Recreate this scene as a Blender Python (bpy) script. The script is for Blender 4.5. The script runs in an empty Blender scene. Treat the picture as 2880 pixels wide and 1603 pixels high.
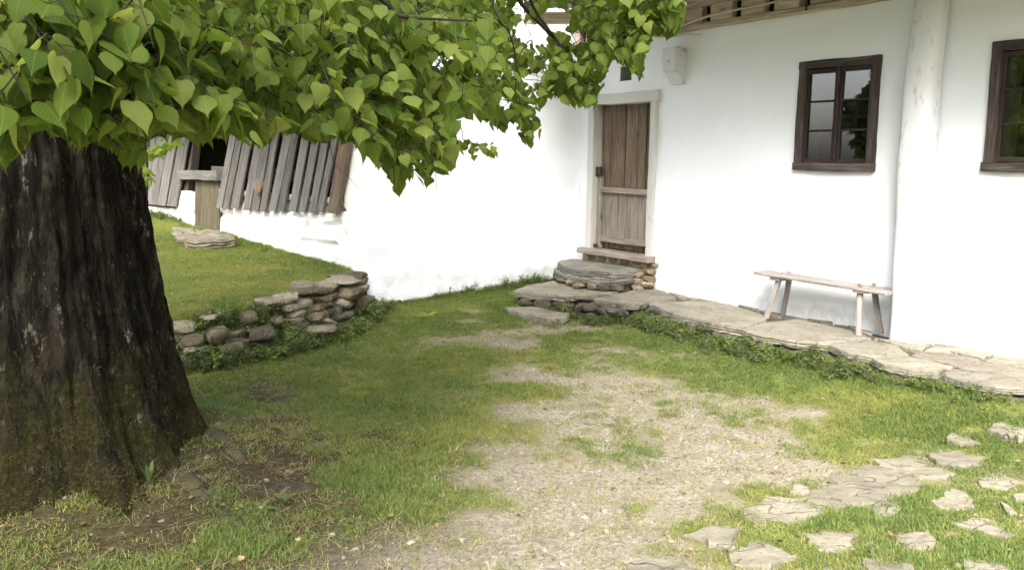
import bpy, math, random
import numpy as np
from mathutils import Vector, Matrix, Euler
random.seed(7); rng = np.random.default_rng(7)
R = math.radians
scene = bpy.context.scene

# ------------------------------------------------------------------ camera, sky, sun, exposure
FOC, PITCH, ROLL, EYE = 2400.0, R(8.3), R(0.63), 1.62          # focal length in photo pixels (2880 wide)
cp, sp, cr, sr = math.cos(PITCH), math.sin(PITCH), math.cos(ROLL), math.sin(ROLL)
FW = Vector((0, cp, -sp)); _r = Vector((1, 0, 0)); _u = _r.cross(FW)
RT = cr*_r + sr*_u; UP = -sr*_r + cr*_u
cam_d = bpy.data.cameras.new('camera'); cam = bpy.data.objects.new('camera', cam_d)
scene.collection.objects.link(cam); scene.camera = cam
cam_d.sensor_width = 36; cam_d.lens = 36*FOC/2880; cam_d.clip_start = .05; cam_d.clip_end = 2000
M = Matrix((RT, UP, -FW)).transposed().to_4x4(); M.translation = Vector((0, 0, EYE)); cam.matrix_world = M

world = bpy.data.worlds.new('World'); scene.world = world; world.use_nodes = True
wn = world.node_tree; bg = wn.nodes['Background']
sky = wn.nodes.new('ShaderNodeTexSky'); sky.sky_type = 'NISHITA'; sky.sun_disc = False
SUN_EL, SUN_AZ = R(46), R(189)                                  # azimuth of the sun, clockwise from +Y
sky.sun_elevation = SUN_EL; sky.sun_rotation = SUN_AZ; sky.air_density = 1.0; sky.dust_density = 5.0; sky.ozone_density = 1.0
hs = wn.nodes.new('ShaderNodeHueSaturation'); hs.inputs['Saturation'].default_value = .45
wn.links.new(sky.outputs[0], hs.inputs['Color']); wn.links.new(hs.outputs[0], bg.inputs[0])
bg.inputs[1].default_value = .15
sun_d = bpy.data.lights.new('sun', 'SUN'); sun = bpy.data.objects.new('sun', sun_d); scene.collection.objects.link(sun)
sun_d.energy = 1.5; sun_d.angle = R(28); sun_d.color = (1, .97, .92)
sdir = Vector((math.sin(SUN_AZ)*math.cos(SUN_EL), math.cos(SUN_AZ)*math.cos(SUN_EL), math.sin(SUN_EL)))
sun.rotation_euler = sdir.to_track_quat('Z', 'Y').to_euler()
vs = scene.view_settings; vs.view_transform = 'Standard'; vs.look = 'None'; vs.gamma = 1; vs.use_curve_mapping = False
vs.exposure = 2.15
cy = scene.cycles
cy.use_denoising = True; cy.max_bounces = 8; cy.diffuse_bounces = 4; cy.transparent_max_bounces = 12
cy.use_adaptive_sampling = True; cy.adaptive_threshold = .02; cy.sample_clamp_indirect = 6

# ------------------------------------------------------------------ where things stand (surveyed from the photograph)
def ray(x, y): return FW + RT*((x-1440)/FOC) - UP*((y-801.5)/FOC)
def G(x, y, z=0.0):
    d = ray(x, y); t = (z-EYE)/d.z; return Vector((d.x*t, d.y*t, z))
def atY(x, y, Y):
    d = ray(x, y); t = Y/d.y; return Vector((d.x*t, Y, EYE+d.z*t))
def project(p):
    v = Vector(p)-Vector((0, 0, EYE)); f = v.dot(FW)
    if f < .05: return None
    return (1440+FOC*v.dot(RT)/f, 801.5-FOC*v.dot(UP)/f)
PSI, DW = R(34.4), 6.6                                          # the long white wall: normal direction and distance
NV = Vector((math.cos(PSI), math.sin(PSI), 0)); SV = Vector((math.sin(PSI), -math.cos(PSI), 0))
def HW(s, off, z): return NV*(DW-off) + SV*s + Vector((0, 0, z))          # along wall, out from wall, height
def Wp(x, y, off=0.0):
    d = ray(x, y); t = (DW-off)/d.dot(NV); return d.dot(SV)*t, EYE+d.z*t
S_C = -8.2
CORN = HW(S_C, 0, 0)
BC = Vector((-1.55, 9.0, 0))                                    # outer corner where the barn starts
PB = R(44); NB = Vector((math.cos(PB), math.sin(PB), 0)); SB = Vector((math.sin(PB), -math.cos(PB), 0))
def BWp(s, off, z): return BC + SB*s - NB*off + Vector((0, 0, z))
def Bp(x, y, off=0.0):
    d = ray(x, y); t = (NB.dot(BC)-off)/d.dot(NB); q = d*t; return q.dot(SB)-BC.dot(SB), EYE+q.z
TER = .22                                                       # height of the terrace

# ------------------------------------------------------------------ numpy noise
def _hash(ix, iy, iz):
    n = (ix*374761393 + iy*668265263 + iz*2147483647*7 + 1013904223) & 0xffffffff
    n = ((n ^ (n >> 13))*1274126177) & 0xffffffff
    return ((n ^ (n >> 16)) & 0xffff)/65535.0
def vnoise(x, y, z=0.0):
    x = np.asarray(x, float); y = np.asarray(y, float); z = np.asarray(z, float)+0*x
    fx, fy, fz = np.floor(x), np.floor(y), np.floor(z); ix, iy, iz = fx.astype(np.int64), fy.astype(np.int64), fz.astype(np.int64)
    u, v, w = x-fx, y-fy, z-fz; u = u*u*(3-2*u); v = v*v*(3-2*v); w = w*w*(3-2*w); r = 0
    for a in (0, 1):
        for b in (0, 1):
            for c in (0, 1):
                r = r + _hash(ix+a, iy+b, iz+c)*(u if a else 1-u)*(v if b else 1-v)*(w if c else 1-w)
    return r*2-1
def fbm(x, y, z=0.0, o=4):
    r = 0; a = 1.0; t = 0
    for i in range(o):
        r = r + a*vnoise(x*2**i+i*17.3, y*2**i+i*9.1, np.asarray(z)*2**i+i*5.7); t += a; a *= .5
    return r/t
def sstep(a, b, x): t = np.clip((x-a)/(b-a), 0, 1); return t*t*(3-2*t)

# ------------------------------------------------------------------ object helpers
MW = {}
def link(o, parent=None, mw=None):
    scene.collection.objects.link(o)
    mw = mw or Matrix.Identity(4)
    if parent is not None:
        o.parent = parent; o.matrix_parent_inverse = MW[parent].inverted()
    o.matrix_basis = mw; MW[o] = mw
    return o
def thing(name, label, cat, loc=(0, 0, 0), group=None):
    o = bpy.data.objects.new(name, None); o.empty_display_size = .2
    link(o, None, Matrix.Translation(loc)); o['label'] = label; o['category'] = cat
    if group: o['group'] = group
    return o
def tag(o, label=None, cat=None, group=None, kind=None):
    if label: o['label'] = label
    if cat: o['category'] = cat
    if group: o['group'] = group
    if kind: o['kind'] = kind
    return o
def mesh(name, V, F, mat, smooth=False):
    me = bpy.data.meshes.new(name)
    if isinstance(F, np.ndarray):
        k = F.shape[1]; me.vertices.add(len(V)); me.vertices.foreach_set('co', np.asarray(V, np.float32).ravel())
        me.loops.add(F.size); me.loops.foreach_set('vertex_index', F.astype(np.int32).ravel())
        me.polygons.add(len(F)); me.polygons.foreach_set('loop_start', np.arange(0, F.size, k, dtype=np.int32))
        me.update(calc_edges=True)
    else:
        me.from_pydata([tuple(v) for v in V], [], F)
    if smooth: me.polygons.foreach_set('use_smooth', [True]*len(me.polygons))
    if mat: me.materials.append(mat)
    me.update(); return me
def obj(name, me, parent=None, mw=None):
    return link(bpy.data.objects.new(name, me), parent, mw)
def sharp(me, ang=40):
    me.polygons.foreach_set('use_smooth', [True]*len(me.polygons))
    try: me.set_sharp_from_angle(angle=R(ang))
    except Exception: pass
def frame_mat(p0, p1, side):
    z = (Vector(p1)-Vector(p0)).normalized(); x = Vector(side); x = (x-z*x.dot(z)).normalized(); y = z.cross(x)
    m = Matrix((x, y, z)).transposed().to_4x4(); m.translation = Vector(p0); return m
def beam(name, mat, p0, p1, side, w, t, parent, wob=.003, seg=8, w2=None, bev=.004, seed=None, bow=0, level=False):
    """a board or beam: length from p0 to p1, width w along side, thickness t, slightly uneven"""
    L = (Vector(p1)-Vector(p0)).length; rs = random.Random(seed if seed is not None else random.random())
    w2 = w2 or w; V = []; F = []; sh = 0
    if level: fm = frame_mat(p0, p1, side); sh = -fm[2][0]/fm[2][2]
    b = min(bev, w*.2, t*.2); ph = rs.random()*9
    for i in range(seg+1):
        f = i/seg; ww = w*(1-f)+w2*f
        cx = bow*math.sin(f*math.pi)+wob*math.sin(f*5+ph); 
        ring = [(-ww/2, -t/2+b), (-ww/2+b, -t/2), (ww/2-b, -t/2), (ww/2, -t/2+b), (ww/2, t/2-b), (ww/2-b, t/2), (-ww/2+b, t/2), (-ww/2, t/2-b)]
        for (x, y) in ring: V.append((x+cx+rs.uniform(-wob, wob)*.6, y+rs.uniform(-wob, wob)*.4, f*L+x*sh))
    for i in range(seg):
        for k in range(8): a = i*8+k; c = i*8+(k+1) % 8; F.append((a, c, c+8, a+8))
    F.append(tuple(range(7, -1, -1))); F.append(tuple(range(seg*8, seg*8+8)))
    me = mesh(name, V, F, mat); sharp(me, 35)
    return obj(name, me, parent, frame_mat(p0, p1, side))
def tube(pts, rad, n=8, cap=True):
    V = []; F = []; pts = [Vector(p) for p in pts]; prev = None
    for i, p in enumerate(pts):
        d = (pts[min(i+1, len(pts)-1)]-pts[max(i-1, 0)])
        d = d.normalized() if d.length > 1e-9 else Vector((0, 0, 1))
        a = prev if prev is not None else d.orthogonal(); a = (a-d*a.dot(d)).normalized(); prev = a; b = d.cross(a)
        r = rad[i] if hasattr(rad, '__len__') else rad
        for k in range(n): t = 2*math.pi*k/n; V.append(p+a*math.cos(t)*r+b*math.sin(t)*r)
    for i in range(len(pts)-1):
        for k in range(n): F.append((i*n+k, i*n+(k+1) % n, (i+1)*n+(k+1) % n, (i+1)*n+k))
    if cap: F.append(tuple(range(n-1, -1, -1))); F.append(tuple(range((len(pts)-1)*n, len(pts)*n)))
    return V, F
def join(lists):
    V = []; F = []
    for v, f in lists:
        o = len(V); V += list(v); F += [tuple(i+o for i in q) for q in f]
    return V, F
def spline(ps, n=24):
    ps = [Vector(p) for p in ps]; P = [ps[0]*2-ps[1]]+ps+[ps[-1]*2-ps[-2]]; out = []
    for i in range(1, len(P)-2):
        for k in range(max(2, n//(len(ps)-1))):
            t = k/max(2, n//(len(ps)-1)); a, b, c, d = P[i-1:i+3]
            out.append(.5*((2*b)+(c-a)*t+(2*a-5*b+4*c-d)*t*t+(3*b-a-3*c+d)*t**3))
    out.append(ps[-1]); return out
def ico(sub):
    import bmesh
    bm = bmesh.new(); bmesh.ops.create_icosphere(bm, subdivisions=sub, radius=1)
    V = np.array([v.co[:] for v in bm.verts]); F = [tuple(v.index for v in f.verts) for f in bm.faces]; bm.free(); return V, F
ICO2, ICO3, ICO1 = ico(2), ico(3), ico(1)
def rock_mesh(name, sx, sy, sz, seed, mat, box=.55, sub=3, rough=.10, layer=0):
    V, F = (ICO3 if sub == 3 else ICO2 if sub == 2 else ICO1); V = V.copy()
    m = np.max(np.abs(V), axis=1)[:, None]; V = V*(1-box)+V/m*box*.9
    n = fbm(V[:, 0]*1.6+seed*3.1, V[:, 1]*1.6+seed, V[:, 2]*1.6, 3)
    n2 = vnoise(V[:, 0]*6+seed, V[:, 1]*6, V[:, 2]*9+seed)
    V *= (1+rough*1.1*n+rough*.25*n2)[:, None]
    r_ = np.random.default_rng(int(seed*1000) % 99991)
    for _k in range(9):
        q = r_.normal(0, 1, 3)*np.array([1, 1, .7]); q /= np.linalg.norm(q); h = V @ q; lim = r_.uniform(.68, .92)*h.max(); V = V-np.outer(np.maximum(0, h-lim)*.92, q)
    V *= np.array([sx/2, sy/2, sz/2])
    if layer:
        q = np.round(V[:, 2]/(sz/layer)); V[:, :2] *= (1+.05*((q*7.3+seed) % 1))[:, None]
    me = mesh(name, V.tolist(), F, mat); sharp(me, 38); return me
def slab_mesh(name, poly, zt, th, seed, mat, jag=.012, top=.006, sub=5, tilt=0):
    """a natural flagstone from its outline: uneven split top, broken edges"""
    rs = random.Random(seed); poly = [Vector((p[0], p[1])) for p in poly]
    if sum(poly[i].x*poly[(i+1) % len(poly)].y-poly[(i+1) % len(poly)].x*poly[i].y for i in range(len(poly))) < 0: poly.reverse()
    per = sum((poly[i]-poly[(i+1) % len(poly)]).length for i in range(len(poly)))
    step = max(.02, per/60); B = []
    for i in range(len(poly)):
        a, b = poly[i], poly[(i+1) % len(poly)]; L = (b-a).length; n = max(1, int(L/step)); nr = Vector((b.y-a.y, a.x-b.x)).normalized()
        for k in range(n):
            p = a.lerp(b, k/n); o = 0 if k == 0 else jag*(vnoise(p.x*7+seed, p.y*7)*1.6+rs.uniform(-.5, .5))
            B.append(p+nr*float(o))
    # round corners a little
    B = [(B[i-1]+B[i]*8+B[(i+1) % len(B)])/10 for i in range(len(B))]
    c = sum(B, Vector((0, 0)))/len(B); n = len(B); V = []; F = []
    def zz(x, y): return float(zt+top*2.2*fbm(x*4+seed, y*4, 0, 3)+top*.8*vnoise(x*19, y*19+seed)+tilt*(x-c.x))
    rings = [(1.0, -th), (1.02, -th*.82), (.99, -th*.7), (1.018, -th*.56), (.997, -th*.42), (1.016, -th*.28), (1.0, -th*.14), (1.0, -.004)]
    for (s, dz) in rings:
        for p in B:
            q = c+(p-c)*(s+rs.uniform(-.008, .008)); V.append((q.x, q.y, zz(q.x, q.y)+dz*rs.uniform(.85, 1.1)))
    for s in [.975, .85, .55, .28]:
        for p in B: q = c+(p-c)*s; V.append((q.x, q.y, zz(q.x, q.y)))
    V.append((c.x, c.y, zz(c.x, c.y))); nr_ = len(rings)+4
    for r in range(nr_-1):
        for k in range(n): F.append((r*n+k, r*n+(k+1) % n, (r+1)*n+(k+1) % n, (r+1)*n+k))
    for k in range(n): F.append(((nr_-1)*n+k, (nr_-1)*n+(k+1) % n, nr_*n))
    me = mesh(name, V, F, mat); sharp(me, 45); return me

# ------------------------------------------------------------------ materials
def newmat(name, rough=.85, spec=.25):
    m = bpy.data.materials.new(name); m.use_nodes = True; nt = m.node_tree; b = nt.nodes['Principled BSDF']
    b.inputs['Roughness'].default_value = rough; b.inputs['Specular IOR Level'].default_value = spec
    return m, nt, b
def nd(nt, t, **k):
    n = nt.nodes.new(t)
    for a, v in k.items(): setattr(n, a, v)
    return n
def coord(nt, kind='Object', scale=(1, 1, 1), rnd=True):
    tc = nd(nt, 'ShaderNodeTexCoord') if kind != 'World' else nd(nt, 'ShaderNodeNewGeometry')
    out = tc.outputs[kind if kind != 'World' else 'Position']
    if rnd and kind != 'World':
        oi = nd(nt, 'ShaderNodeObjectInfo'); mu = nd(nt, 'ShaderNodeVectorMath', operation='SCALE'); mu.inputs[0].default_value = (37, 91, 53)
        nt.links.new(oi.outputs['Random'], mu.inputs['Scale']); ad = nd(nt, 'ShaderNodeVectorMath', operation='ADD')
        nt.links.new(out, ad.inputs[0]); nt.links.new(mu.outputs[0], ad.inputs[1]); out = ad.outputs[0]
    mp = nd(nt, 'ShaderNodeMapping'); mp.inputs['Scale'].default_value = scale; nt.links.new(out, mp.inputs['Vector']); return mp.outputs[0]
def noise(nt, vec, scale, detail=4, rough=.6, dist=0):
    n = nd(nt, 'ShaderNodeTexNoise'); n.inputs['Scale'].default_value = scale; n.inputs['Detail'].default_value = detail
    n.inputs['Roughness'].default_value = rough; n.inputs['Distortion'].default_value = dist
    nt.links.new(vec, n.inputs['Vector']); return n.outputs['Fac']
def ramp(nt, fac, stops):
    r = nd(nt, 'ShaderNodeValToRGB'); e = r.color_ramp.elements
    while len(e) < len(stops): e.new(.5)
    for i, (p, c) in enumerate(stops): e[i].position = p; e[i].color = (*c, 1) if len(c) == 3 else c
    nt.links.new(fac, r.inputs[0]); return r.outputs[0]
def mix(nt, fac, a, b, mode='MIX'):
    m = nd(nt, 'ShaderNodeMix', data_type='RGBA', blend_type=mode)
    for s, v in ((m.inputs[0], fac), (m.inputs[6], a), (m.inputs[7], b)):
        if isinstance(v, (int, float)): s.default_value = v
        elif isinstance(v, tuple): s.default_value = (*v, 1)
        else: nt.links.new(v, s)
    return m.outputs[2]
def bump(nt, b, h, dist=.01, strength=1.0):
    n = nd(nt, 'ShaderNodeBump'); n.inputs['Distance'].default_value = dist; n.inputs['Strength'].default_value = strength
    nt.links.new(h, n.inputs['Height']); nt.links.new(n.outputs[0], b.inputs['Normal'])
def math_(nt, op, a, b=None):
    m = nd(nt, 'ShaderNodeMath', operation=op)
    for i, v in enumerate((a, b)):
        if v is None: continue
        if isinstance(v, (int, float)): m.inputs[i].default_value = v
        else: nt.links.new(v, m.inputs[i])
    return m.outputs[0]
def objrand(nt): return nd(nt, 'ShaderNodeObjectInfo').outputs['Random']
def attr(nt, name): n = nd(nt, 'ShaderNodeAttribute'); n.attribute_name = name; return n

def wood(name, c_dark, c_mid, c_light, crack=.5, paint=None, rough=.8, pth=(.42, .5), k=.55):
    c_dark, c_mid, c_light = [tuple(x*k for x in c) for c in (c_dark, c_mid, c_light)]
    m, nt, b = newmat(name, rough, .2)
    v = coord(nt, 'Object', (1, 1, .045)); g = noise(nt, v, 90, 5, .65); g2 = noise(nt, coord(nt, 'Object', (1, 1, .1)), 22, 3, .6, .6)
    f = math_(nt, 'ADD', math_(nt, 'MULTIPLY', g, .55), math_(nt, 'MULTIPLY', g2, .45))
    col = ramp(nt, f, [(.34, c_dark), (.5, c_mid), (.66, c_light)])
    r = objrand(nt); col = mix(nt, math_(nt, 'MULTIPLY', r, .25), col, c_mid)
    hsv = nd(nt, 'ShaderNodeHueSaturation'); nt.links.new(col, hsv.inputs['Color']); nt.links.new(math_(nt, 'ADD', math_(nt, 'MULTIPLY', r, .4), .8), hsv.inputs['Value']); col = hsv.outputs[0]
    # cracks and knots
    ck = noise(nt, coord(nt, 'Object', (1, 1, .03)), 38, 2, .5); cm = ramp(nt, ck, [(.30, (1, 1, 1)), (.345, (0, 0, 0))])
    col = mix(nt, math_(nt, 'MULTIPLY', cm, crack), col, tuple(x*.25 for x in c_dark))
    vo = nd(nt, 'ShaderNodeTexVoronoi'); vo.inputs['Scale'].default_value = 7; nt.links.new(coord(nt, 'Object', (1, .4, .35)), vo.inputs['Vector'])
    kn = ramp(nt, vo.outputs['Distance'], [(.05, (1, 1, 1)), (.13, (0, 0, 0))]); col = mix(nt, math_(nt, 'MULTIPLY', kn, .55), col, tuple(x*.4 for x in c_dark))
    if paint:
        pn = noise(nt, coord(nt, 'Object', (1, 1, .35)), 14, 5, .7); pm = ramp(nt, pn, [(pth[0], (0, 0, 0)), (pth[1], (1, 1, 1))])
        col = mix(nt, pm, col, paint)
    nt.links.new(col, b.inputs['Base Color']); bump(nt, b, f, .004, .8); return m
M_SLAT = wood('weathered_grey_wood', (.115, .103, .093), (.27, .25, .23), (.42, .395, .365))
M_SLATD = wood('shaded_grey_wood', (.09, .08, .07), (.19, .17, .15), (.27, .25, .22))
M_ORANGE = wood('orange_brown_wood', (.12, .08, .058), (.28, .20, .145), (.40, .31, .24))
M_OLIVE = wood('olive_plank_wood', (.08, .065, .04), (.19, .16, .10), (.28, .24, .16))
M_DOOR = wood('brown_door_wood', (.075, .05, .032), (.185, .135, .097), (.30, .235, .18), .4, k=.72)
M_DOORG = wood('grey_door_wood', (.12, .10, .08), (.27, .235, .195), (.40, .36, .31), .4, k=.85)
M_FRAME = wood('peeling_white_frame', (.3, .26, .23), (.45, .42, .39), (.6, .57, .53), .5, (.52, .51, .49), .85, (.36, .44), 1)
M_POST = wood('limewashed_log', (.25, .22, .19), (.42, .39, .35), (.5, .47, .44), .9, (.62, .63, .65), .9, (.33, .43), 1)
M_WIN = wood('dark_window_wood', (.03, .02, .018), (.058, .040, .035), (.11, .085, .075), .3)
M_CASE = wood('worn_window_casing', (.045, .035, .03), (.11, .085, .075), (.26, .23, .21), .4)
M_BENCH = wood('pale_bench_wood', (.17, .135, .115), (.34, .31, .285), (.48, .45, .42), .35, k=.8)
M_EAVE = wood('eave_timber', (.10, .08, .062), (.25, .21, .165), (.38, .33, .28), .5, k=1.9)
M_ROOF = wood('roof_shingle_wood', (.06, .05, .045), (.15, .125, .11), (.25, .22, .2), .5)
M_ENDG = wood('cut_log_end', (.25, .15, .10), (.45, .31, .23), (.55, .42, .33), .1)

def plaster(name, col, spots=.15, bmp=.006):
    m, nt, b = newmat(name, .95, .1); v = coord(nt, 'World', rnd=False)
    n1 = noise(nt, v, 1.3, 4, .6); n2 = noise(nt, v, 26, 5, .65); n3 = noise(nt, v, 7, 5, .7)
    c = ramp(nt, n1, [(.3, tuple(x*.93 for x in col)), (.7, col)])
    sp_ = ramp(nt, n3, [(.70, (0, 0, 0)), (.78, (1, 1, 1))]); c = mix(nt, math_(nt, 'MULTIPLY', sp_, spots), c, (.5, .45, .40))
    # splashed dirt and bare spots just over the foot of the wall
    sx = nd(nt, 'ShaderNodeSeparateXYZ'); nt.links.new(v, sx.inputs[0])
    low = math_(nt, 'SUBTRACT', .62, sx.outputs['Z']); low = math_(nt, 'MULTIPLY', low, 1.1); d = math_(nt, 'ADD', math_(nt, 'MULTIPLY', n3, .9), math_(nt, 'MINIMUM', low, .34))
    dm = ramp(nt, d, [(.72, (0, 0, 0)), (.86, (1, 1, 1))]); c = mix(nt, math_(nt, 'MULTIPLY', dm, .35), c, (.45, .40, .34))
    nt.links.new(c, b.inputs['Base Color']); h = math_(nt, 'ADD', math_(nt, 'MULTIPLY', n2, .4), n3); bump(nt, b, h, bmp, .7); return m
M_PLAS = plaster('white_limewash', (.80, .83, .87))
M_RUBW = plaster('whitewashed_rubble', (.82, .82, .80), .5, .02)
def stone(name, c1, c2, c3, moss=0.0, lam=(1, 1, 1), k=.66, crk=.22):
    c1, c2, c3 = [tuple(x*k for x in c) for c in (c1, c2, c3)]
    m, nt, b = newmat(name, .9, .2); v = coord(nt, 'Object', lam); n1 = noise(nt, v, 4, 5, .65); n2 = noise(nt, v, 34, 5, .7); n3 = noise(nt, v, 120, 3, .6)
    c = ramp(nt, n1, [(.3, c1), (.5, c2), (.72, c3)]); r = objrand(nt)
    hsv = nd(nt, 'ShaderNodeHueSaturation'); nt.links.new(c, hsv.inputs['Color']); nt.links.new(math_(nt, 'ADD', math_(nt, 'MULTIPLY', r, .35), .82), hsv.inputs['Value']); c = hsv.outputs[0]
    c = mix(nt, ramp(nt, n2, [(.52, (0, 0, 0)), (.72, (.5, .5, .5))]), c, tuple(x*.5 for x in c1))
    c = mix(nt, ramp(nt, n3, [(.6, (0, 0, 0)), (.75, (.35, .35, .35))]), c, tuple(min(1, x*1.35) for x in c3))
    if moss:
        mo = noise(nt, coord(nt, 'World', rnd=False), 9, 4, .7); c = mix(nt, math_(nt, 'MULTIPLY', ramp(nt, mo, [(.48, (0, 0, 0)), (.62, (1, 1, 1))]), moss), c, (.07, .08, .022))
    ck = noise(nt, coord(nt, 'Object', (1, 1.9, 1)), 3.1, 3, .55, .4); ck = math_(nt, 'ABSOLUTE', math_(nt, 'SUBTRACT', ck, .5)); cm = ramp(nt, ck, [(.004, (1, 1, 1)), (.014, (0, 0, 0))])
    c = mix(nt, math_(nt, 'MULTIPLY', cm, crk), c, tuple(x*.3 for x in c1))
    nt.links.new(c, b.inputs['Base Color']); bump(nt, b, math_(nt, 'SUBTRACT', math_(nt, 'ADD', n2, math_(nt, 'MULTIPLY', n1, .8)), cm), .012, .9); return m
M_FLAG = stone('pale_flagstone', (.27, .235, .175), (.42, .38, .285), (.53, .48, .37), 0, (1, 2.2, 1), .55, .3)
M_SLABT = stone('terrace_slate', (.24, .22, .17), (.37, .34, .265), (.45, .42, .34), .12, k=.64)
M_STEP = stone('grey_step_slate', (.14, .13, .11), (.25, .24, .205), (.36, .345, .29), .1, (1, 1, 3), .74)
M_RUBBLE = stone('dark_rubble', (.07, .06, .045), (.13, .115, .09), (.22, .195, .15), .35)
M_DRY = stone('dry_wall_stone', (.09, .072, .048), (.18, .148, .10), (.30, .25, .175), .6)
M_DRYP = stone('pale_wall_stone', (.24, .20, .145), (.38, .33, .25), (.50, .445, .35), .25)
M_OCHRE = stone('ochre_rubble', (.19, .14, .09), (.33, .26, .18), (.46, .38, .28), 0, k=.75)
M_PINK = stone('reddish_slate', (.22, .185, .14), (.34, .295, .235), (.43, .385, .31), .1, k=.64)
M_MORT = stone('ochre_mortar', (.34, .25, .16), (.48, .38, .26), (.60, .50, .37), 0, k=.8)
M_CORE = stone('terrace_core', (.10, .085, .06), (.15, .13, .10), (.2, .18, .14), .3)
def flat(name, col, rough=.9):
    m, nt, b = newmat(name, rough); v = coord(nt, 'Object'); n = noise(nt, v, 12, 4, .6)
    nt.links.new(ramp(nt, n, [(.3, tuple(x*.75 for x in col)), (.7, col)]), b.inputs['Base Color']); return m
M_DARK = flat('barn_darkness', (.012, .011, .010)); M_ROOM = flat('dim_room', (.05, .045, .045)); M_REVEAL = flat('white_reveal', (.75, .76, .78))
M_IRON = flat('rusty_iron', (.05, .04, .035), .6); M_TERRA = flat('terracotta', (.32, .13, .07)); M_CREAM = flat('cream_pot', (.5, .45, .33)); M_PALE = flat('pale_cable', (.5, .48, .43), .6)
M_CURT = flat('white_curtain', (.6, .63, .68)); M_YEL = flat('yellow_petals', (.8, .6, .03))

# ground: bare gravel, worn earth and thatch beneath the grass, from surveyed cover
mg, nt, b = newmat('ground_soil', .95, .1); M_GROUND = mg
v = coord(nt, 'World', rnd=False); a = attr(nt, 'cover').outputs['Fac']; so = attr(nt, 'humus').outputs['Fac']
n1 = noise(nt, v, 3, 5, .6); n2 = noise(nt, v, 38, 5, .75); n3 = noise(nt, v, 150, 3, .7)
grav = ramp(nt, math_(nt, 'ADD', math_(nt, 'MULTIPLY', n2, .6), math_(nt, 'MULTIPLY', n3, .4)), [(.37, (.08, .066, .05)), (.46, (.235, .205, .16)), (.55, (.33, .295, .235)), (.67, (.53, .49, .41))])
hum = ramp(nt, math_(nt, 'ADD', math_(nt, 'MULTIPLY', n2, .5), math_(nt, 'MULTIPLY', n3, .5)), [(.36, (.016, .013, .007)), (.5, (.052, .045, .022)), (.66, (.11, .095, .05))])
tha = ramp(nt, n2, [(.35, (.06, .075, .02)), (.52, (.13, .15, .035)), (.68, (.22, .21, .08))])
c = mix(nt, so, grav, hum); grav_h = c
am = math_(nt, 'ADD', a, math_(nt, 'MULTIPLY', math_(nt, 'SUBTRACT', n2, .5), 1.7)); am = math_(nt, 'ADD', am, math_(nt, 'MULTIPLY', math_(nt, 'SUBTRACT', n1, .5), .8))
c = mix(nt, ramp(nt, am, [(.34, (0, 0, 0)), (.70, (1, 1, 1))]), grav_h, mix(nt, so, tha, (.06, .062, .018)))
nt.links.new(c, b.inputs['Base Color']); bump(nt, b, math_(nt, 'ADD', n2, math_(nt, 'MULTIPLY', n3, .6)), .012, .9)

def foliage_mat(name, stops, trans=.35, hue_noise=0.0, veins=False, rough=.5, patch=None):
    m = bpy.data.materials.new(name); m.use_nodes = True; nt = m.node_tree; b = nt.nodes['Principled BSDF']; out = nt.nodes['Material Output']
    b.inputs['Roughness'].default_value = rough; b.inputs['Specular IOR Level'].default_value = .16
    r = math_(nt, 'FRACT', math_(nt, 'ADD', objrand(nt), attr(nt, 'rnd').outputs['Fac'])); c = ramp(nt, r, stops)
    if patch:
        w = noise(nt, coord(nt, 'World', rnd=False), patch[0], 3, .6); c = mix(nt, ramp(nt, w, [(.40, (0, 0, 0)), (.60, (.8, .8, .8))]), c, patch[1])
    if veins:
        uv = attr(nt, 'leafuv').outputs['Vector']; s = nd(nt, 'ShaderNodeSeparateXYZ'); nt.links.new(uv, s.inputs[0])
        ax = math_(nt, 'ABSOLUTE', s.outputs[0]); q = math_(nt, 'SUBTRACT', s.outputs[1], math_(nt, 'MULTIPLY', ax, .75)); q = math_(nt, 'FRACT', math_(nt, 'MULTIPLY', q, 7.0))
        q = math_(nt, 'ABSOLUTE', math_(nt, 'SUBTRACT', q, .5)); vm = math_(nt, 'LESS_THAN', q, .06); mid = math_(nt, 'LESS_THAN', ax, .018); vm = math_(nt, 'MAXIMUM', math_(nt, 'MULTIPLY', vm, .5), mid)
        c = mix(nt, math_(nt, 'MULTIPLY', vm, .5), c, (.26, .34, .10))
        nz = noise(nt, uv, 5, 3, .6); c = mix(nt, math_(nt, 'MULTIPLY', nz, .3), c, (.05, .10, .012)); bump(nt, b, math_(nt, 'SUBTRACT', nz, math_(nt, 'MULTIPLY', vm, .3)), .004, .5)
    nt.links.new(c, b.inputs['Base Color'])
    tr = nd(nt, 'ShaderNodeBsdfTranslucent'); hs_ = nd(nt, 'ShaderNodeHueSaturation'); hs_.inputs['Value'].default_value = 1.35; hs_.inputs['Saturation'].default_value = 1.1
    hs_.inputs['Hue'].default_value = .49; nt.links.new(c, hs_.inputs['Color']); nt.links.new(hs_.outputs[0], tr.inputs[0])
    mx = nd(nt, 'ShaderNodeMixShader'); mx.inputs[0].default_value = trans; nt.links.new(b.outputs[0], mx.inputs[1]); nt.links.new(tr.outputs[0], mx.inputs[2]); nt.links.new(mx.outputs[0], out.inputs[0])
    return m
M_LEAF = foliage_mat('linden_leaf', [(0, (.075, .125, .02)), (.35, (.115, .17, .028)), (.7, (.16, .215, .04)), (1, (.27, .31, .085))], .58, veins=True, rough=.6)
M_LEAFY = foliage_mat('young_leaf', [(0, (.16, .24, .03)), (.5, (.24, .32, .05)), (1, (.32, .38, .08))], .45)
M_CROWN = foliage_mat('crown_leaf', [(0, (.05, .095, .018)), (.5, (.08, .13, .025)), (1, (.13, .18, .04))], .3)
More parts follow.
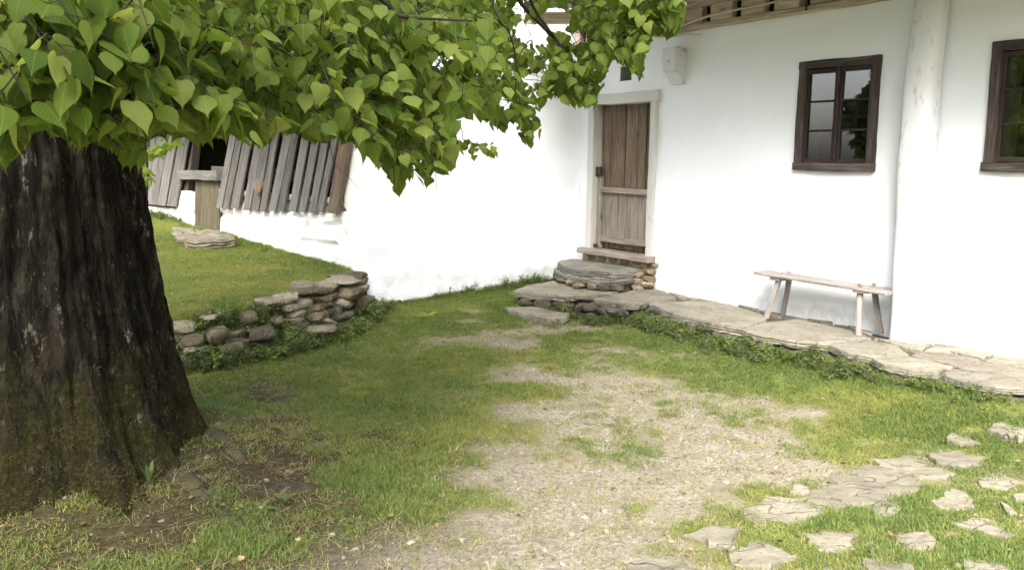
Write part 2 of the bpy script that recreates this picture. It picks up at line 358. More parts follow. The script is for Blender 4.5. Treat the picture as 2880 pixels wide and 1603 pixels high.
M_FAR = foliage_mat('far_leaf', [(0, (.025, .045, .018)), (.5, (.04, .065, .022)), (1, (.06, .09, .03))], .15)
M_CONIF = foliage_mat('conifer_needle', [(0, (.012, .028, .014)), (1, (.03, .055, .025))], .1)
M_GRASS = foliage_mat('lawn_grass', [(0, (.135, .18, .045)), (.5, (.195, .24, .055)), (.85, (.255, .28, .075)), (1, (.35, .33, .15))], .3, patch=(1.4, (.26, .27, .07)))
M_GRASSD = foliage_mat('deep_green_grass', [(0, (.08, .13, .034)), (.6, (.125, .18, .045)), (1, (.19, .23, .062))], .3)
M_STRAW = foliage_mat('dry_straw', [(0, (.16, .125, .06)), (.5, (.28, .24, .125)), (1, (.40, .35, .20))], .2, rough=.8)
M_WEED = foliage_mat('weed_leaf', [(0, (.06, .085, .03)), (.5, (.105, .135, .05)), (1, (.18, .20, .085))], .3)
M_MOSSB = foliage_mat('trunk_moss', [(0, (.03, .032, .008)), (1, (.09, .085, .02))], .1)
M_STRAWD = foliage_mat('dull_stalk', [(0, (.07, .055, .03)), (1, (.20, .165, .09))], .1)
M_TWIGB = flat('twig_bark', (.03, .024, .018))

# bark with moss towards the foot and lichen flecks
mb, nt, b = newmat('mossy_bark', .95, .1); M_BARK = mb
v = coord(nt, 'World', (1, 1, .28), False); vw = coord(nt, 'World', rnd=False); n1 = noise(nt, v, 16, 6, .7, .5); n2 = noise(nt, vw, 55, 4, .7)
c = ramp(nt, n1, [(.36, (.004, .0035, .0025)), (.49, (.013, .011, .0075)), (.60, (.028, .023, .016)), (.74, (.068, .060, .046))])
fc = noise(nt, coord(nt, 'World', (1, 1, .22), False), 48, 5, .75, .8); c = mix(nt, ramp(nt, fc, [(.40, (1, 1, 1)), (.50, (0, 0, 0))]), c, (.004, .0035, .003)); c = mix(nt, ramp(nt, fc, [(.56, (0, 0, 0)), (.68, (.6, .6, .6))]), c, (.055, .05, .038))
li = noise(nt, coord(nt, 'World', (1, 1, .35), False), 19, 5, .75); c = mix(nt, ramp(nt, li, [(.60, (0, 0, 0)), (.67, (.75, .75, .75))]), c, (.17, .16, .125))
rd = noise(nt, vw, 2.6, 3, .5); c = mix(nt, ramp(nt, rd, [(.62, (0, 0, 0)), (.76, (.3, .3, .3))]), c, (.035, .022, .015))
sx = nd(nt, 'ShaderNodeSeparateXYZ'); nt.links.new(vw, sx.inputs[0]); mo = noise(nt, vw, 3.5, 5, .65)
mf = math_(nt, 'ADD', math_(nt, 'ADD', math_(nt, 'MULTIPLY', mo, 1.1), math_(nt, 'MULTIPLY', math_(nt, 'SUBTRACT', fc, .5), .5)), math_(nt, 'MULTIPLY', sx.outputs['Z'], -.42)); mm = ramp(nt, mf, [(.22, (0, 0, 0)), (.46, (.9, .9, .9))])
moss = ramp(nt, n2, [(.35, (.011, .010, .003)), (.55, (.028, .026, .007)), (.72, (.064, .058, .015))]); c = mix(nt, mm, c, moss)
nt.links.new(c, b.inputs['Base Color']); bump(nt, b, math_(nt, 'ADD', math_(nt, 'ADD', n1, math_(nt, 'MULTIPLY', n2, .25)), math_(nt, 'MULTIPLY', fc, .5)), .035, 1.0)

# window glass: a thin pane that reflects by Fresnel and lets the rest through
mgl = bpy.data.materials.new('window_glass'); mgl.use_nodes = True; nt = mgl.node_tree; nt.nodes.clear(); M_GLASS = mgl
o_ = nd(nt, 'ShaderNodeOutputMaterial'); gl = nd(nt, 'ShaderNodeBsdfGlossy'); gl.inputs['Roughness'].default_value = .0; tp = nd(nt, 'ShaderNodeBsdfTransparent'); tp.inputs[0].default_value = (.86, .88, .88, 1)
fr = nd(nt, 'ShaderNodeFresnel'); fr.inputs[0].default_value = 1.5; f2 = math_(nt, 'MULTIPLY', fr.outputs[0], 6.0); mx = nd(nt, 'ShaderNodeMixShader')
nt.links.new(f2, mx.inputs[0]); nt.links.new(tp.outputs[0], mx.inputs[1]); nt.links.new(gl.outputs[0], mx.inputs[2]); nt.links.new(mx.outputs[0], o_.inputs[0])

# ------------------------------------------------------------------ ground shape and how much grass covers it
FOOT = np.array([(-1.40, 9.5), (-1.50, 8.7), (-1.62, 7.75), (-2.0, 7.0), (-2.50, 6.42), (-3.6, 6.0), (-6, 5.7), (-14, 5.2), (-60, 4)])
def seg_dist(x, y, P):
    best = np.full(np.shape(x), 1e9); sg = np.zeros(np.shape(x)); arc = np.zeros(np.shape(x)); acc = 0
    for (ax, ay), (bx, by) in zip(P[:-1], P[1:]):
        dx, dy = bx-ax, by-ay; L = math.hypot(dx, dy); t = np.clip(((x-ax)*dx+(y-ay)*dy)/L**2, 0, 1)
        d = np.hypot(x-ax-t*dx, y-ay-t*dy); s = np.sign(dx*(y-ay)-dy*(x-ax)); m = d < best
        best = np.where(m, d, best); sg = np.where(m, s, sg); arc = np.where(m, acc+t*L, arc); acc += L
    return best*-sg, arc                                       # positive on the upper lawn
MV = (CORN-BC).normalized()                                     # along the middle wall, from the barn corner to the door corner
MN = Vector((MV.y, -MV.x, 0))
TREE = (-2.35, 4.2)
def zg(x, y):
    x = np.asarray(x, float); y = np.asarray(y, float)
    u = (x-BC.x)*MV.x+(y-BC.y)*MV.y; vv = (x-BC.x)*MN.x+(y-BC.y)*MN.y
    low = (.03+.055*np.clip(u, 0, 3.2))*sstep(1.7, .1, vv)+.018*fbm(x*.9, y*.9, 0, 3)+.006*fbm(x*6, y*6, 0, 2)
    s = x*SV.x+y*SV.y; off = DW-(x*NV.x+y*NV.y)
    low = low+(.055*sstep(-6.6, -5.6, s)+.085*sstep(-4.2, -2.6, s))*sstep(2.3, 1.05, off)
    dt = np.hypot(x-TREE[0], y-TREE[1]); low = low+.13*np.exp(-(np.maximum(dt-.6, 0)/.55)**2)+.04*np.exp(-(np.maximum(dt-.75, 0)/.25)**2)+.02*fbm(x*3.1, y*3.1, 3, 3)*np.exp(-(dt/1.9)**2)
    up = np.clip(.40-.0445*(x+1.55)+.0396*(y-9), .3, 1.6)+.02*fbm(x*.8, y*.8, 4, 3)
    d, arc = seg_dist(x, y, FOOT); w = sstep(.04, .36, d)
    near = 1-sstep(40, 60, np.hypot(x, y))
    return low*(1-w)+up*w*near+0.0*w
COV = [(1100,900,1),(1300,850,.97),(1400,925,.75),(1430,945,.35),(1520,935,.22),(1480,960,.3),(1600,965,.75),(1800,960,.95),(1550,1000,.55),(1500,1050,.22),(1600,1040,.35),(1750,1030,.4),(1900,1040,.65),(2050,1060,.5),(1400,1000,.85),(1200,1050,.97),(1050,1100,1),(1300,1150,.85),(1450,1100,.8),(1480,1180,.35),(1600,1150,.28),(1650,1110,.15),(1780,1120,.2),(1900,1130,.35),(2050,1160,.3),(2200,1180,.35),(2300,1120,.8),(2450,1100,1),(2600,1150,1),(2800,1120,1),(2500,1220,.9),(2350,1240,.6),(2200,1250,.12),(2000,1250,.12),(1850,1220,.18),(1700,1230,.22),(1500,1250,.25),(1350,1270,.3),(1200,1250,.7),(1100,1300,.95),(1200,1380,.85),(1150,1440,.75),(1350,1350,.25),(1500,1350,.15),(1700,1350,.08),(1900,1330,.04),(2100,1330,.08),(2050,1420,.22),(1950,1450,.08),(1800,1500,.03),(1600,1500,.03),(1400,1480,.15),(1300,1550,.12),(1100,1530,.25),(1000,1500,.6),(1500,1590,.02),(1700,1590,.1),(1900,1560,.55),(2000,1500,.75),(2150,1500,.9),(2150,1400,.6),(2300,1480,.85),(2500,1450,.9),(2700,1400,.8),(2600,1550,.8),(2850,1500,.8),(2800,1250,.85),(2700,1300,.7),(2500,1330,.6),(2620,1340,.55),(2080,1530,.5),(2400,1540,.6),(2250,1540,.85),(2100,930,1),(2300,1030,1),(2200,1000,.95),
 (600,1100,.8),(700,1100,.65),(800,1140,.55),(900,1080,.75),(700,1180,.85),(620,1220,.7),(750,1230,.45),(700,1280,.55),(850,1250,.6),(950,1200,.95),(650,1330,.3),(800,1350,.25),(900,1400,.45),(850,1450,.6),(600,1450,.45),(700,1480,.65),(550,1530,.5),(450,1560,.5),(250,1580,.45),(650,1570,.65),(800,1570,.3),(900,1560,.2),(100,1500,.6),(300,1500,.55),(560,1370,.45),(480,1480,.45),(700,1000,1),(900,1000,1),(820,1180,.6),(1000,1350,.8)]
cp_ = np.array([[*G(x, y)[:2], c] for x, y, c in COV])
def cover(x, y):
    num = np.zeros(np.shape(x)); den = np.zeros(np.shape(x))
    for px, py, c in cp_: w = 1/((x-px)**2+(y-py)**2+.012)**2; num += w*c; den += w
    c = num/den+.38*fbm(x*2.6, y*2.6, 12, 2)*(1-np.abs(2*np.clip(num/den, 0, 1)-1)**2)+.10*fbm(x*6, y*6, 2, 2); d, _ = seg_dist(x, y, FOOT); return np.where(d > .1, np.maximum(c, .97), c)
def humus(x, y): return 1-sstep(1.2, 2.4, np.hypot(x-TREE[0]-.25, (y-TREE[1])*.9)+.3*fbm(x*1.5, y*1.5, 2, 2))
def axis(lo, hi, st, far):
    a = list(np.arange(lo, hi+1e-6, st)); s = st; p = hi
    while p < far: s *= 1.35; p += s; a.append(p)
    s = st; p = lo; pre = []
    while p > -far: s *= 1.35; p -= s; pre.append(p)
    return np.array(pre[::-1]+a)
gx = axis(-6, 5, .035, 400); gy = axis(1.5, 12.5, .035, 400)
X, Y = np.meshgrid(gx, gy); Z = zg(X, Y); nx, ny = len(gx), len(gy)
idx = np.arange(nx*ny).reshape(ny, nx); Fq = np.stack([idx[:-1, :-1], idx[:-1, 1:], idx[1:, 1:], idx[1:, :-1]], -1).reshape(-1, 4)
me = mesh('ground', np.stack([X, Y, Z], -1).reshape(-1, 3), Fq, M_GROUND, True)
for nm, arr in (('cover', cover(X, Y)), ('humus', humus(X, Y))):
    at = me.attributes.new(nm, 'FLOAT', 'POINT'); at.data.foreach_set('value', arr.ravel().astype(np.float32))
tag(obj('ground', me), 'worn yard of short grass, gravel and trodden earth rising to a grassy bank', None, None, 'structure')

# ------------------------------------------------------------------ the white farmhouse
house = thing('farmhouse', 'long white limewashed farmhouse with plank door, dark windows and timber eaves', 'house', HW(-5, 0, 0))
def wall_grid(name, org, ud, nrm, us, zs, holes, step, mat, parent, amp=.006, fn=None):
    ub = sorted(set([us[0], us[1]]+[h[0] for h in holes]+[h[1] for h in holes])); zb = sorted(set([zs[0], zs[1]]+[h[2] for h in holes]+[h[3] for h in holes]))
    def sub(bs):
        o = []
        for a, b_ in zip(bs[:-1], bs[1:]): n = max(1, int(round((b_-a)/step))); o += [a+(b_-a)*k/n for k in range(n)]
        return np.array(o+[bs[-1]])
    U, Zs = sub(ub), sub(zb); UU, ZZ = np.meshgrid(U, Zs)
    dsp = amp*(fbm(UU*1.7, ZZ*1.7, 5, 3)*1.6+.35*fbm(UU*8, ZZ*8, 2, 2))
    if fn is not None: dsp = dsp+fn(UU, ZZ)
    P = np.array(org)[None, None, :]+UU[..., None]*np.array(ud)+ZZ[..., None]*np.array((0, 0, 1))+dsp[..., None]*np.array(nrm)
    id_ = np.arange(UU.size).reshape(UU.shape); uc = (U[:-1]+U[1:])/2; zc = (Zs[:-1]+Zs[1:])/2; UC, ZC = np.meshgrid(uc, zc); keep = np.ones(UC.shape, bool)
    for h in holes: keep &= ~((UC > h[0]) & (UC < h[1]) & (ZC > h[2]) & (ZC < h[3]))
    Fq = np.stack([id_[:-1, :-1], id_[:-1, 1:], id_[1:, 1:], id_[1:, :-1]], -1)[keep]
    return obj(name, mesh(name, P.reshape(-1, 3), Fq, mat, True), parent)
DOOR = (-7.93, -6.95, .55, 2.34); WIN1 = (-5.02, -4.30, 1.60, 2.475); WIN2 = (-3.32, -2.58, 1.62, 2.475); VENT = (-7.51, -7.32, 2.52, 2.68)
def mould(U, Zz):                                               # rope-like plaster ridge under the eave and the swollen foot
    zc = 2.845+.012*np.sin(U*2.1); return .022*np.exp(-((Zz-zc)/.018)**2)+.03*sstep(2.84, 2.95, Zz)
wall_grid('wall', HW(0, 0, 0), SV, -NV, (S_C, 1.5), (-.15, 3.5), [DOOR, WIN1, WIN2, VENT], .045, M_PLAS, house, .007, mould)
# middle wall, seen almost face on, with a rougher foot
def rough_foot(U, Zz): return .03*sstep(.9, .1, Zz)*fbm(U*4, Zz*5, 8, 3)+.008*fbm(U*9, Zz*9, 3, 2)*sstep(1.8, .6, Zz)
LM = (CORN-BC).length
mwall = wall_grid('wall', BC, MV, MN, (0, LM), (-.2, 3.9), [], .05, M_PLAS, house, .012, rough_foot)
# side and roof masses beyond what the yard sees
def quad(name, pts, mat, parent, th=None):
    pts = [Vector(p) for p in pts]; n = (pts[1]-pts[0]).cross(pts[3]-pts[0]).normalized()*(th or .05)
    V = pts+[p+n for p in pts]; F = [(0, 1, 2, 3), (7, 6, 5, 4)]+[(i, i+4, (i+1) % 4+4, (i+1) % 4) for i in range(4)]
    return obj(name, mesh(name, V, F, mat), parent)
# eave: wall plate with square pockets, joist ends, soffit boards, fascia and shingles
s0, s1 = S_C+.02, 1.5
pl_h = [(-8.1+.385*k, -8.1+.385*k+.115) for k in range(25)]
zb_, zt_ = 2.96, 3.15
prev = s0; k = 0
for (a_, b_) in pl_h:
    if a_ > prev: beam('wall_plate_block', M_EAVE, HW(prev, .08, (zb_+zt_)/2+.01), HW(a_, .08, (zb_+zt_)/2+.01), (0, 0, 1), zt_-zb_-.03, .10, house, .002, 3)
    prev = b_
beam('wall_plate', M_EAVE, HW(s0, .07, zb_-.0), HW(s1, .07, zb_-.0), (0, 0, 1), .045, .14, house, .006, 40)
beam('upper_rail', M_EAVE, HW(s0, .08, zt_+.035), HW(s1, .08, zt_+.035), (0, 0, 1), .07, .16, house, .004, 30)
beam('pocket_shade', M_DARK, HW(s0, .045, 3.06), HW(s1, .045, 3.06), (0, 0, 1), .2, .02, house, 0, 1)  # near-black strip paints the shade inside the shallow pockets
sj = -7.85
while sj < 1.4:
    beam('joist', M_EAVE, HW(sj, -.1, 3.26), HW(sj, 1.06, 3.15), SV, .13, .12, house, .003, 4); sj += .93
for k in range(10):
    beam('soffit_board', M_EAVE, HW(s0+.5, .10+.115*k, 3.34-.0115*k), HW(s1, .10+.115*k, 3.34-.0115*k), -NV, .108, .022, house, .003, 14)
beam('fascia', M_ROOF, HW(s0+.55, 1.24, 3.22), HW(s1, 1.24, 3.22), (0, 0, 1), .12, .05, house, .008, 30)
for r_ in range(3):
    s = s0+.48
    while s < -2.2:
        w_ = random.uniform(.09, .16); o_f = 1.32-.16*r_
        beam('shingle', M_ROOF, HW(s+w_/2, o_f, 3.27+.10*r_+random.uniform(-.006, .006)), HW(s+w_/2, o_f-.32, 3.27+.10*r_+.20), SV, w_-.008, .022, house, .002, 1); s += w_
quad('roof', [HW(s0+.5, .95, 3.46), HW(s1, .95, 3.46), HW(s1, -3, 5.9), HW(s0+.5, -3, 5.9)], M_ROOF, house, -.08)
quad('roof', [BC+MN*.12-MV*.2+Vector((0, 0, 3.95)), CORN+MN*.12+Vector((0, 0, 3.95)), CORN-MN*3+Vector((0, 0, 6.2)), BC-MN*3-MV*.2+Vector((0, 0, 6.2))], M_ROOF, house, -.08)
# end board at the left of the plate and a loose splinter under it
beam('end_board', M_FRAME, HW(-6.62, .13, 2.98), HW(-6.62, .14, 3.16), SV, .13, .02, house)
beam('loose_splinter', M_EAVE, HW(-6.75, .12, 2.93), HW(-6.15, .16, 2.865), (0, 0, 1), .03, .02, house, .004, 5, .012)
V, F = tube(spline([HW(-6.55, .16, 2.95), HW(-6.3, .17, 3.0), HW(-5.9, .18, 3.04), HW(-5.3, .18, 3.05), HW(-4.9, .18, 3.08), HW(-4.3, .18, 3.12)], 24), .012)
me = mesh('eave_cable', V, F, M_PALE, True); obj('eave_cable', me, house)
beam('cable_hook', M_IRON, HW(-4.93, .14, 2.94), HW(-4.93, .16, 3.1), SV, .02, .02, house)
# vent: square hole, grey sides, back coloured near-black for the shade inside
V, F = [], []
def niche(name, h, depth, mat, matb, parent, backd=None):
    a, b_, c_, d_ = h; P = [HW(a, 0, c_), HW(b_, 0, c_), HW(b_, 0, d_), HW(a, 0, d_)]; Q = [p+NV*depth for p in P]
    o = obj(name, mesh(name, P+Q, [(0, 4, 5, 1), (1, 5, 6, 2), (2, 6, 7, 3), (3, 7, 4, 0)], mat), parent)
    bo = obj('back', mesh('back', Q, [(0, 1, 2, 3)], matb), o); return o
niche('vent_hole', VENT, .22, flat('vent_plaster', (.35, .36, .37)), M_DARK, house)
# painted corbel: stepped beam end by the door
cb0, cb1 = -6.67, -6.48
cor = beam('beam_end', M_POST, HW((cb0+cb1)/2, -.02, 2.695), HW((cb0+cb1)/2, .17, 2.695), SV, .19, .185, house, .001, 4, bev=.012)
prof = [(0, 2.60), (.165, 2.612), (.165, 2.555), (.155, 2.545), (.105, 2.53), (.07, 2.49), (.055, 2.44), (.05, 2.425), (0, 2.42)]
V = [HW(cb0+.012, o, z) for o, z in prof]+[HW(cb1-.008, o, z) for o, z in prof]; n = len(prof)
F = [tuple(range(n)), tuple(range(2*n-1, n-1, -1))]+[(i, i+n, (i+1) % n+n, (i+1) % n) for i in range(n)]
obj('bracket_block', mesh('bracket_block', V, F, M_POST), house)

# door: frame, planked leaf, half-height outer leaf, hinges, sill
dr = obj('door', mesh('door', [HW(-7.93, -.16, .55), HW(-6.95, -.16, .55), HW(-6.95, -.16, 2.36), HW(-7.93, -.16, 2.36)], [(0, 1, 2, 3)], M_DARK), house)
for sd, wd, lab in ((-7.965, .10, 1), (-6.915, .09, 2)):
    beam('door_jamb', M_FRAME, HW(sd, -.03, .58), HW(sd-(.0 if lab == 1 else -.0), -.03, 2.28), SV, wd, .15, dr, .006, 14)
beam('door_lintel', M_FRAME, HW(-8.05, -.02, 2.335), HW(-6.83, -.02, 2.325), (0, 0, 1), .12, .16, dr, .006, 8)
wds = [.17, .25, .21, .14, .20]; s = -7.91
for i, w_ in enumerate(wds):
    beam('plank', M_DOOR, HW(s+w_/2, -.105, .60), HW(s+w_/2, -.105+(.006 if i % 2 else 0), 2.34), SV, w_-.012, .03, dr, .001, 6); s += w_
# thin cover strip between the upper planks
beam('strip', M_DOOR, HW(-7.08, -.085, 1.32), HW(-7.08, -.085, 2.25), SV, .018, .012, dr, .001, 4)
# outer half leaf
beam('half_leaf_stile', M_DOORG, HW(-7.865, -.055, .60), HW(-7.865, -.055, 1.45), SV, .075, .04, dr, .002, 6)
beam('half_leaf_stile', M_DOORG, HW(-6.99, -.06, .60), HW(-6.99, -.06, 1.27), SV, .04, .04, dr, .002, 6)
beam('half_leaf_rail', M_DOORG, HW(-7.83, -.04, 1.285), HW(-7.005, -.04, 1.285), (0, 0, 1), .062, .045, dr, .002, 6)
beam('half_leaf_rail', M_DOORG, HW(-7.83, -.045, .705), HW(-7.01, -.045, .705), (0, 0, 1), .065, .04, dr, .002, 6)
s = -7.825
for w_ in (.275, .215, .125, .19):
    beam('plank', M_DOORG, HW(s+w_/2, -.07, .69), HW(s+w_/2, -.07, 1.27), SV, w_-.006, .022, dr, .001, 5); s += w_
beam('hinge', M_IRON, HW(-7.93, -.02, 1.50), HW(-7.82, -.02, 1.50), (0, 0, 1), .11, .03, dr, .003, 3)
beam('hinge', M_IRON, HW(-7.935, -.02, .615), HW(-7.87, -.02, .615), (0, 0, 1), .04, .03, dr, .002, 3)
V, F = join([tube([HW(-7.02, -.075, 1.66), HW(-7.015, -.03, 1.67), HW(-7.01, -.03, 1.73), HW(-7.02, -.075, 1.74)], .009), tube([HW(-7.0, -.075, 1.50), HW(-7.0, -.04, 1.50)], .014), tube([HW(-7.05, -.08, 1.64), HW(-7.0, -.07, 1.62)], .006)])
obj('latch', mesh('latch', V, F, M_IRON), dr)
beam('sill', M_DOORG, HW(-8.08, -.01, .553), HW(-6.845, -.01, .553), -NV, .26, .065, dr, .004, 8)

# windows
def window(h, nm_seed, right_more):
    a, b_, c_, d_ = h; zc = (c_+d_)/2; cw = .05
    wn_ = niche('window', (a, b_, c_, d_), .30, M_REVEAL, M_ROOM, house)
    # flat back of the niche, coloured dark for the dimness of the room
    for (x0, x1) in ((a-.035, a+.03), (b_-.03, b_+.035)):
        beam('casing', M_CASE, HW((x0+x1)/2, .012, c_-.035), HW((x0+x1)/2, .012, d_+.04), SV, x1-x0+.006, .05, wn_, .004, 10)
    beam('casing', M_CASE, HW(a-.04, .010, d_+.008), HW(b_+.04, .010, d_+.008), (0, 0, 1), .07, .046, wn_, .004, 8)
    beam('casing', M_CASE, HW(a-.045, .014, c_-.008), HW(b_+.045, .014, c_-.008), (0, 0, 1), .07, .055, wn_, .004, 8)
    mid = (a+b_)/2
    for sd, (x0, x1) in enumerate(((a+.025, mid-.003), (mid+.003, b_-.025))):
        st = .034
        for xx in (x0+st/2, x1-st/2): beam('sash_stile', M_WIN, HW(xx, -.015, c_+.025), HW(xx, -.015, d_-.028), SV, st, .04, wn_, .001, 3)
        for zz in (c_+.045, d_-.048): beam('sash_rail', M_WIN, HW(x0+st, -.016, zz), HW(x1-st, -.016, zz), (0, 0, 1), .04, .038, wn_, .001, 3)
        H_ = (d_-c_-.11)/3
        for k in (1, 2): beam('glazing_bar', M_WIN, HW(x0+st, -.014, c_+.055+H_*k), HW(x1-st, -.014, c_+.055+H_*k), (0, 0, 1), .018, .028, wn_, .001, 2)
        for k in range(3):
            z0, z1 = c_+.055+H_*k+.003, c_+.055+H_*(k+1)-.003; ti = random.uniform(-.004, .004)
            P = [HW(x0+st-.004, -.018, z0), HW(x1-st+.004, -.018+ti, z0), HW(x1-st+.004, -.018+ti, z1), HW(x0+st-.004, -.018, z1)]
            obj('pane', mesh('pane', P, [(0, 1, 2, 3)], M_GLASS), wn_)
    beam('meeting_post', M_WIN, HW(mid+.004, .010, c_+.02), HW(mid+.004, .010, d_-.02), SV, .034, .03, wn_, .001, 3)
    for zz in (c_+.12, d_-.12): beam('hinge', M_IRON, HW(a+.012, .03, zz-.025), HW(a+.012, .03, zz+.025), SV, .018, .012, wn_, 0, 1)
    # inner window deep in the niche
    for xx in (a+.03, mid, b_-.03): beam('inner_stile', M_ORANGE, HW(xx, -.28, c_+.01), HW(xx, -.28, d_-.01), SV, .045, .03, wn_, .001, 2)
    for zz in (c_+.03, d_-.03, zc): beam('inner_rail', M_ORANGE, HW(a+.05, -.282, zz), HW(b_-.05, -.282, zz), (0, 0, 1), .04, .025, wn_, .001, 2)
    return wn_
w1 = window(WIN1, 1, True); w2 = window(WIN2, 2, False)
# white half-curtain edge behind the left panes of the first window
def plant_in_pot(s, off, z, r, h, mat, label, pl_h, pl_r, seed):
    t = thing('potted_plant', label, 'potted plant', HW(s, off, z)); c0 = HW(s, off, z); V = []; F = []; n = 16
    prof = [(0, 0), (r*.72, 0), (r*.95, h*.86), (r*1.08, h*.87), (r*1.08, h), (r*.93, h), (r*.9, h*.9), (0, h*.9)]
    for (q, zz) in prof:
        for k in range(n): V.append(c0+Vector((q*math.cos(2*math.pi*k/n), q*math.sin(2*math.pi*k/n), zz)))
    for i in range(len(prof)-1):
        for k in range(n): F.append((i*n+k, i*n+(k+1) % n, (i+1)*n+(k+1) % n, (i+1)*n+k))
    obj('pot', mesh('pot', V, F, mat, True), t); rs = random.Random(seed); Ls = []
    for k in range(70):
        p = c0+Vector((0, 0, h+pl_h*rs.random()))+SV*rs.gauss(0, pl_r)-NV*rs.uniform(-.07, .07); q = rs.uniform(.018, .034); a1 = Vector((rs.gauss(0, 1), rs.gauss(0, 1), rs.gauss(0, .6))).normalized(); a2 = a1.orthogonal()
        Ls.append(([p-a1*q, p+a2*q*.7, p+a1*q, p-a2*q*.7], [(0, 1, 2, 3)]))
    for k in range(5): Ls.append(tube([c0+Vector((0, 0, h*.9)), c0+Vector((0, 0, h+pl_h*.8))+SV*rs.gauss(0, pl_r)], .003, 5))
    V, F = join(Ls); obj('foliage', mesh('foliage', V, F, M_WEED), t); return t
plant_in_pot(Wp(2327, 452, -.14)[0], -.14, 1.602, .045, .085, M_TERRA, 'leafy plant in terracotta pot inside the window left of the white post', .20, .05, 1)
plant_in_pot(Wp(2415, 452, -.14)[0], -.14, 1.602, .05, .085, M_CREAM, 'spreading plant in cream pot on the sill of the window left of the white post', .26, .08, 2)
plant_in_pot(-2.98, -.14, 1.622, .045, .085, M_TERRA, 'plant in clay pot behind the window at the right edge', .24, .06, 3)

# white log post standing on the terrace against the wall
def log_post():
    V = []; F = []; n = 20; m_ = 60
    for i in range(m_+1):
        z = TER-.02+(3.02-TER)*i/m_; f = i/m_
        cs = -3.80+.014*math.sin(f*6+1)+.004*math.sin(f*23); r = .118+.012*math.sin(f*3.1)-.008*f
        for k in range(n):
            t = 2*math.pi*k/n; ca, sa = math.cos(t), math.sin(t); p = 5.0; q = 1/((abs(ca)**p+abs(sa)**p)**(1/p)); q = q*.8+.2
            rr = r*q*(1+.03*float(vnoise(ca*2+3, sa*2+7, z*2.2))+.015*float(vnoise(ca*6, sa*6, z*1.2)))
            V.append(HW(cs+ca*rr, .135+sa*rr*.9, z))
    for i in range(m_):
        for k in range(n): F.append((i*n+k, i*n+(k+1) % n, (i+1)*n+(k+1) % n, (i+1)*n+k))
    F.append(tuple(range(m_*n, m_*n+n))); me = mesh('post', V, F, M_POST); sharp(me, 50)
    return obj('post', me, house)
log_post()

# ------------------------------------------------------------------ terrace along the wall
ter = thing('terrace', 'low terrace of large grey slate slabs on rubble along the white wall', 'terrace', HW(-5, .5, 0))
def T(pts, z=TER): return [G(x, y, z) for x, y in pts]
def slab(name, pts, z, th, seed, mat, parent, jag=.012, top=.004, label=None):
    P = T(pts, z); o = obj(name, slab_mesh(name, P, z, th, seed, mat, jag, top), parent)
    if label: o['label'] = label
    return o
core = [(1452,822),(1575,805),(1700,800),(1845,803),(2050,835),(2230,872),(2450,920),(2620,952),(2900,1006),(2905,1075),(2690,1047),(2460,1004),(2320,966),(2145,936),(2085,922),(1940,888),(1820,852),(1690,846),(1610,832),(1500,824)]
P = T(core, .195); obj('terrace_core', slab_mesh('terrace_core', P, .185, .25, 3, M_CORE, .004, .003), ter)
SL = [([(1443,817),(1490,801),(1574,787),(1700,798),(1742,820),(1672,827),(1600,830),(1490,823)], .075),
 ([(1669,839),(1745,823),(1840,806),(1862,815),(1905,836),(1872,845),(1822,849),(1780,855),(1740,852),(1700,845)], .07),
 ([(1824,850),(1880,847),(1975,845),(2055,856),(2150,886),(2150,901),(2084,922),(2000,907),(1935,890),(1870,873)], .08),
 ([(2088,925),(2158,904),(2240,898),(2400,927),(2452,950),(2330,966),(2240,958),(2150,942)], .07),
 ([(2330,969),(2452,954),(2530,975),(2558,999),(2450,1001),(2380,986)], .06),
 ([(2452,1004),(2558,1003),(2682,1031),(2640,1046),(2560,1037),(2480,1020)], .06),
 ([(2458,950),(2535,960),(2622,966),(2592,984),(2535,973)], .05),
 ([(2564,998),(2597,986),(2690,995),(2760,1012),(2688,1028)], .05),
 ([(2628,964),(2720,976),(2798,995),(2765,1009),(2695,991),(2602,983)], .05),
 ([(2692,1032),(2765,1014),(2860,1030),(2905,1045),(2905,1061),(2790,1051)], .05),
 ([(2650,1049),(2690,1035),(2790,1053),(2905,1064),(2905,1092),(2800,1088),(2720,1072)], .05),
 ([(2800,997),(2905,1012),(2905,1042),(2864,1028),(2770,1011)], .05)]
for i, (pts, th) in enumerate(SL):
    slab('slab', pts, TER+(.004 if i < 4 else random.uniform(-.006, .006)), th, i+11, M_SLABT if i not in (7, 9) else M_PINK, ter, .010, .0035)
# narrow fitted stones in the strip against the wall
rs = random.Random(5)
line = [(1848,806,1866,815),(1900,815,1905,834),(1960,824,1965,843),(2040,836,2050,854),(2100,848,2110,868),(2160,860,2165,884),(2230,874,2238,896),(2300,889,2305,908),(2380,905,2390,922),(2450,920,2458,946)]
for (a_, b_) in zip(line[:-1], line[1:]):
    nn = 2
    for k in range(nn):
        f0, f1 = k/nn, (k+1)/nn; L_ = lambda f, j: (a_[j]*(1-f)+b_[j]*f, a_[j+1]*(1-f)+b_[j+1]*f)
        md = rs.uniform(.35, .65); t0, t1, u0, u1 = L_(f0, 0), L_(f1-.02, 0), L_(f0, 2), L_(f1-.02, 2)
        m0 = tuple(t0[q]*(1-md)+u0[q]*md for q in (0, 1)); m1 = tuple(t1[q]*(1-md)+u1[q]*md for q in (0, 1))
        slab('narrow_stone', [t0, t1, m1, m0], TER-.004+rs.uniform(-.006, .01), .05, rs.randint(0, 999), M_PINK, ter, .006, .004)
        slab('narrow_stone', [m0, m1, u1, u0], TER-.006+rs.uniform(-.006, .006), .05, rs.randint(0, 999), rs.choice([M_PINK, M_SLABT]), ter, .006, .004)
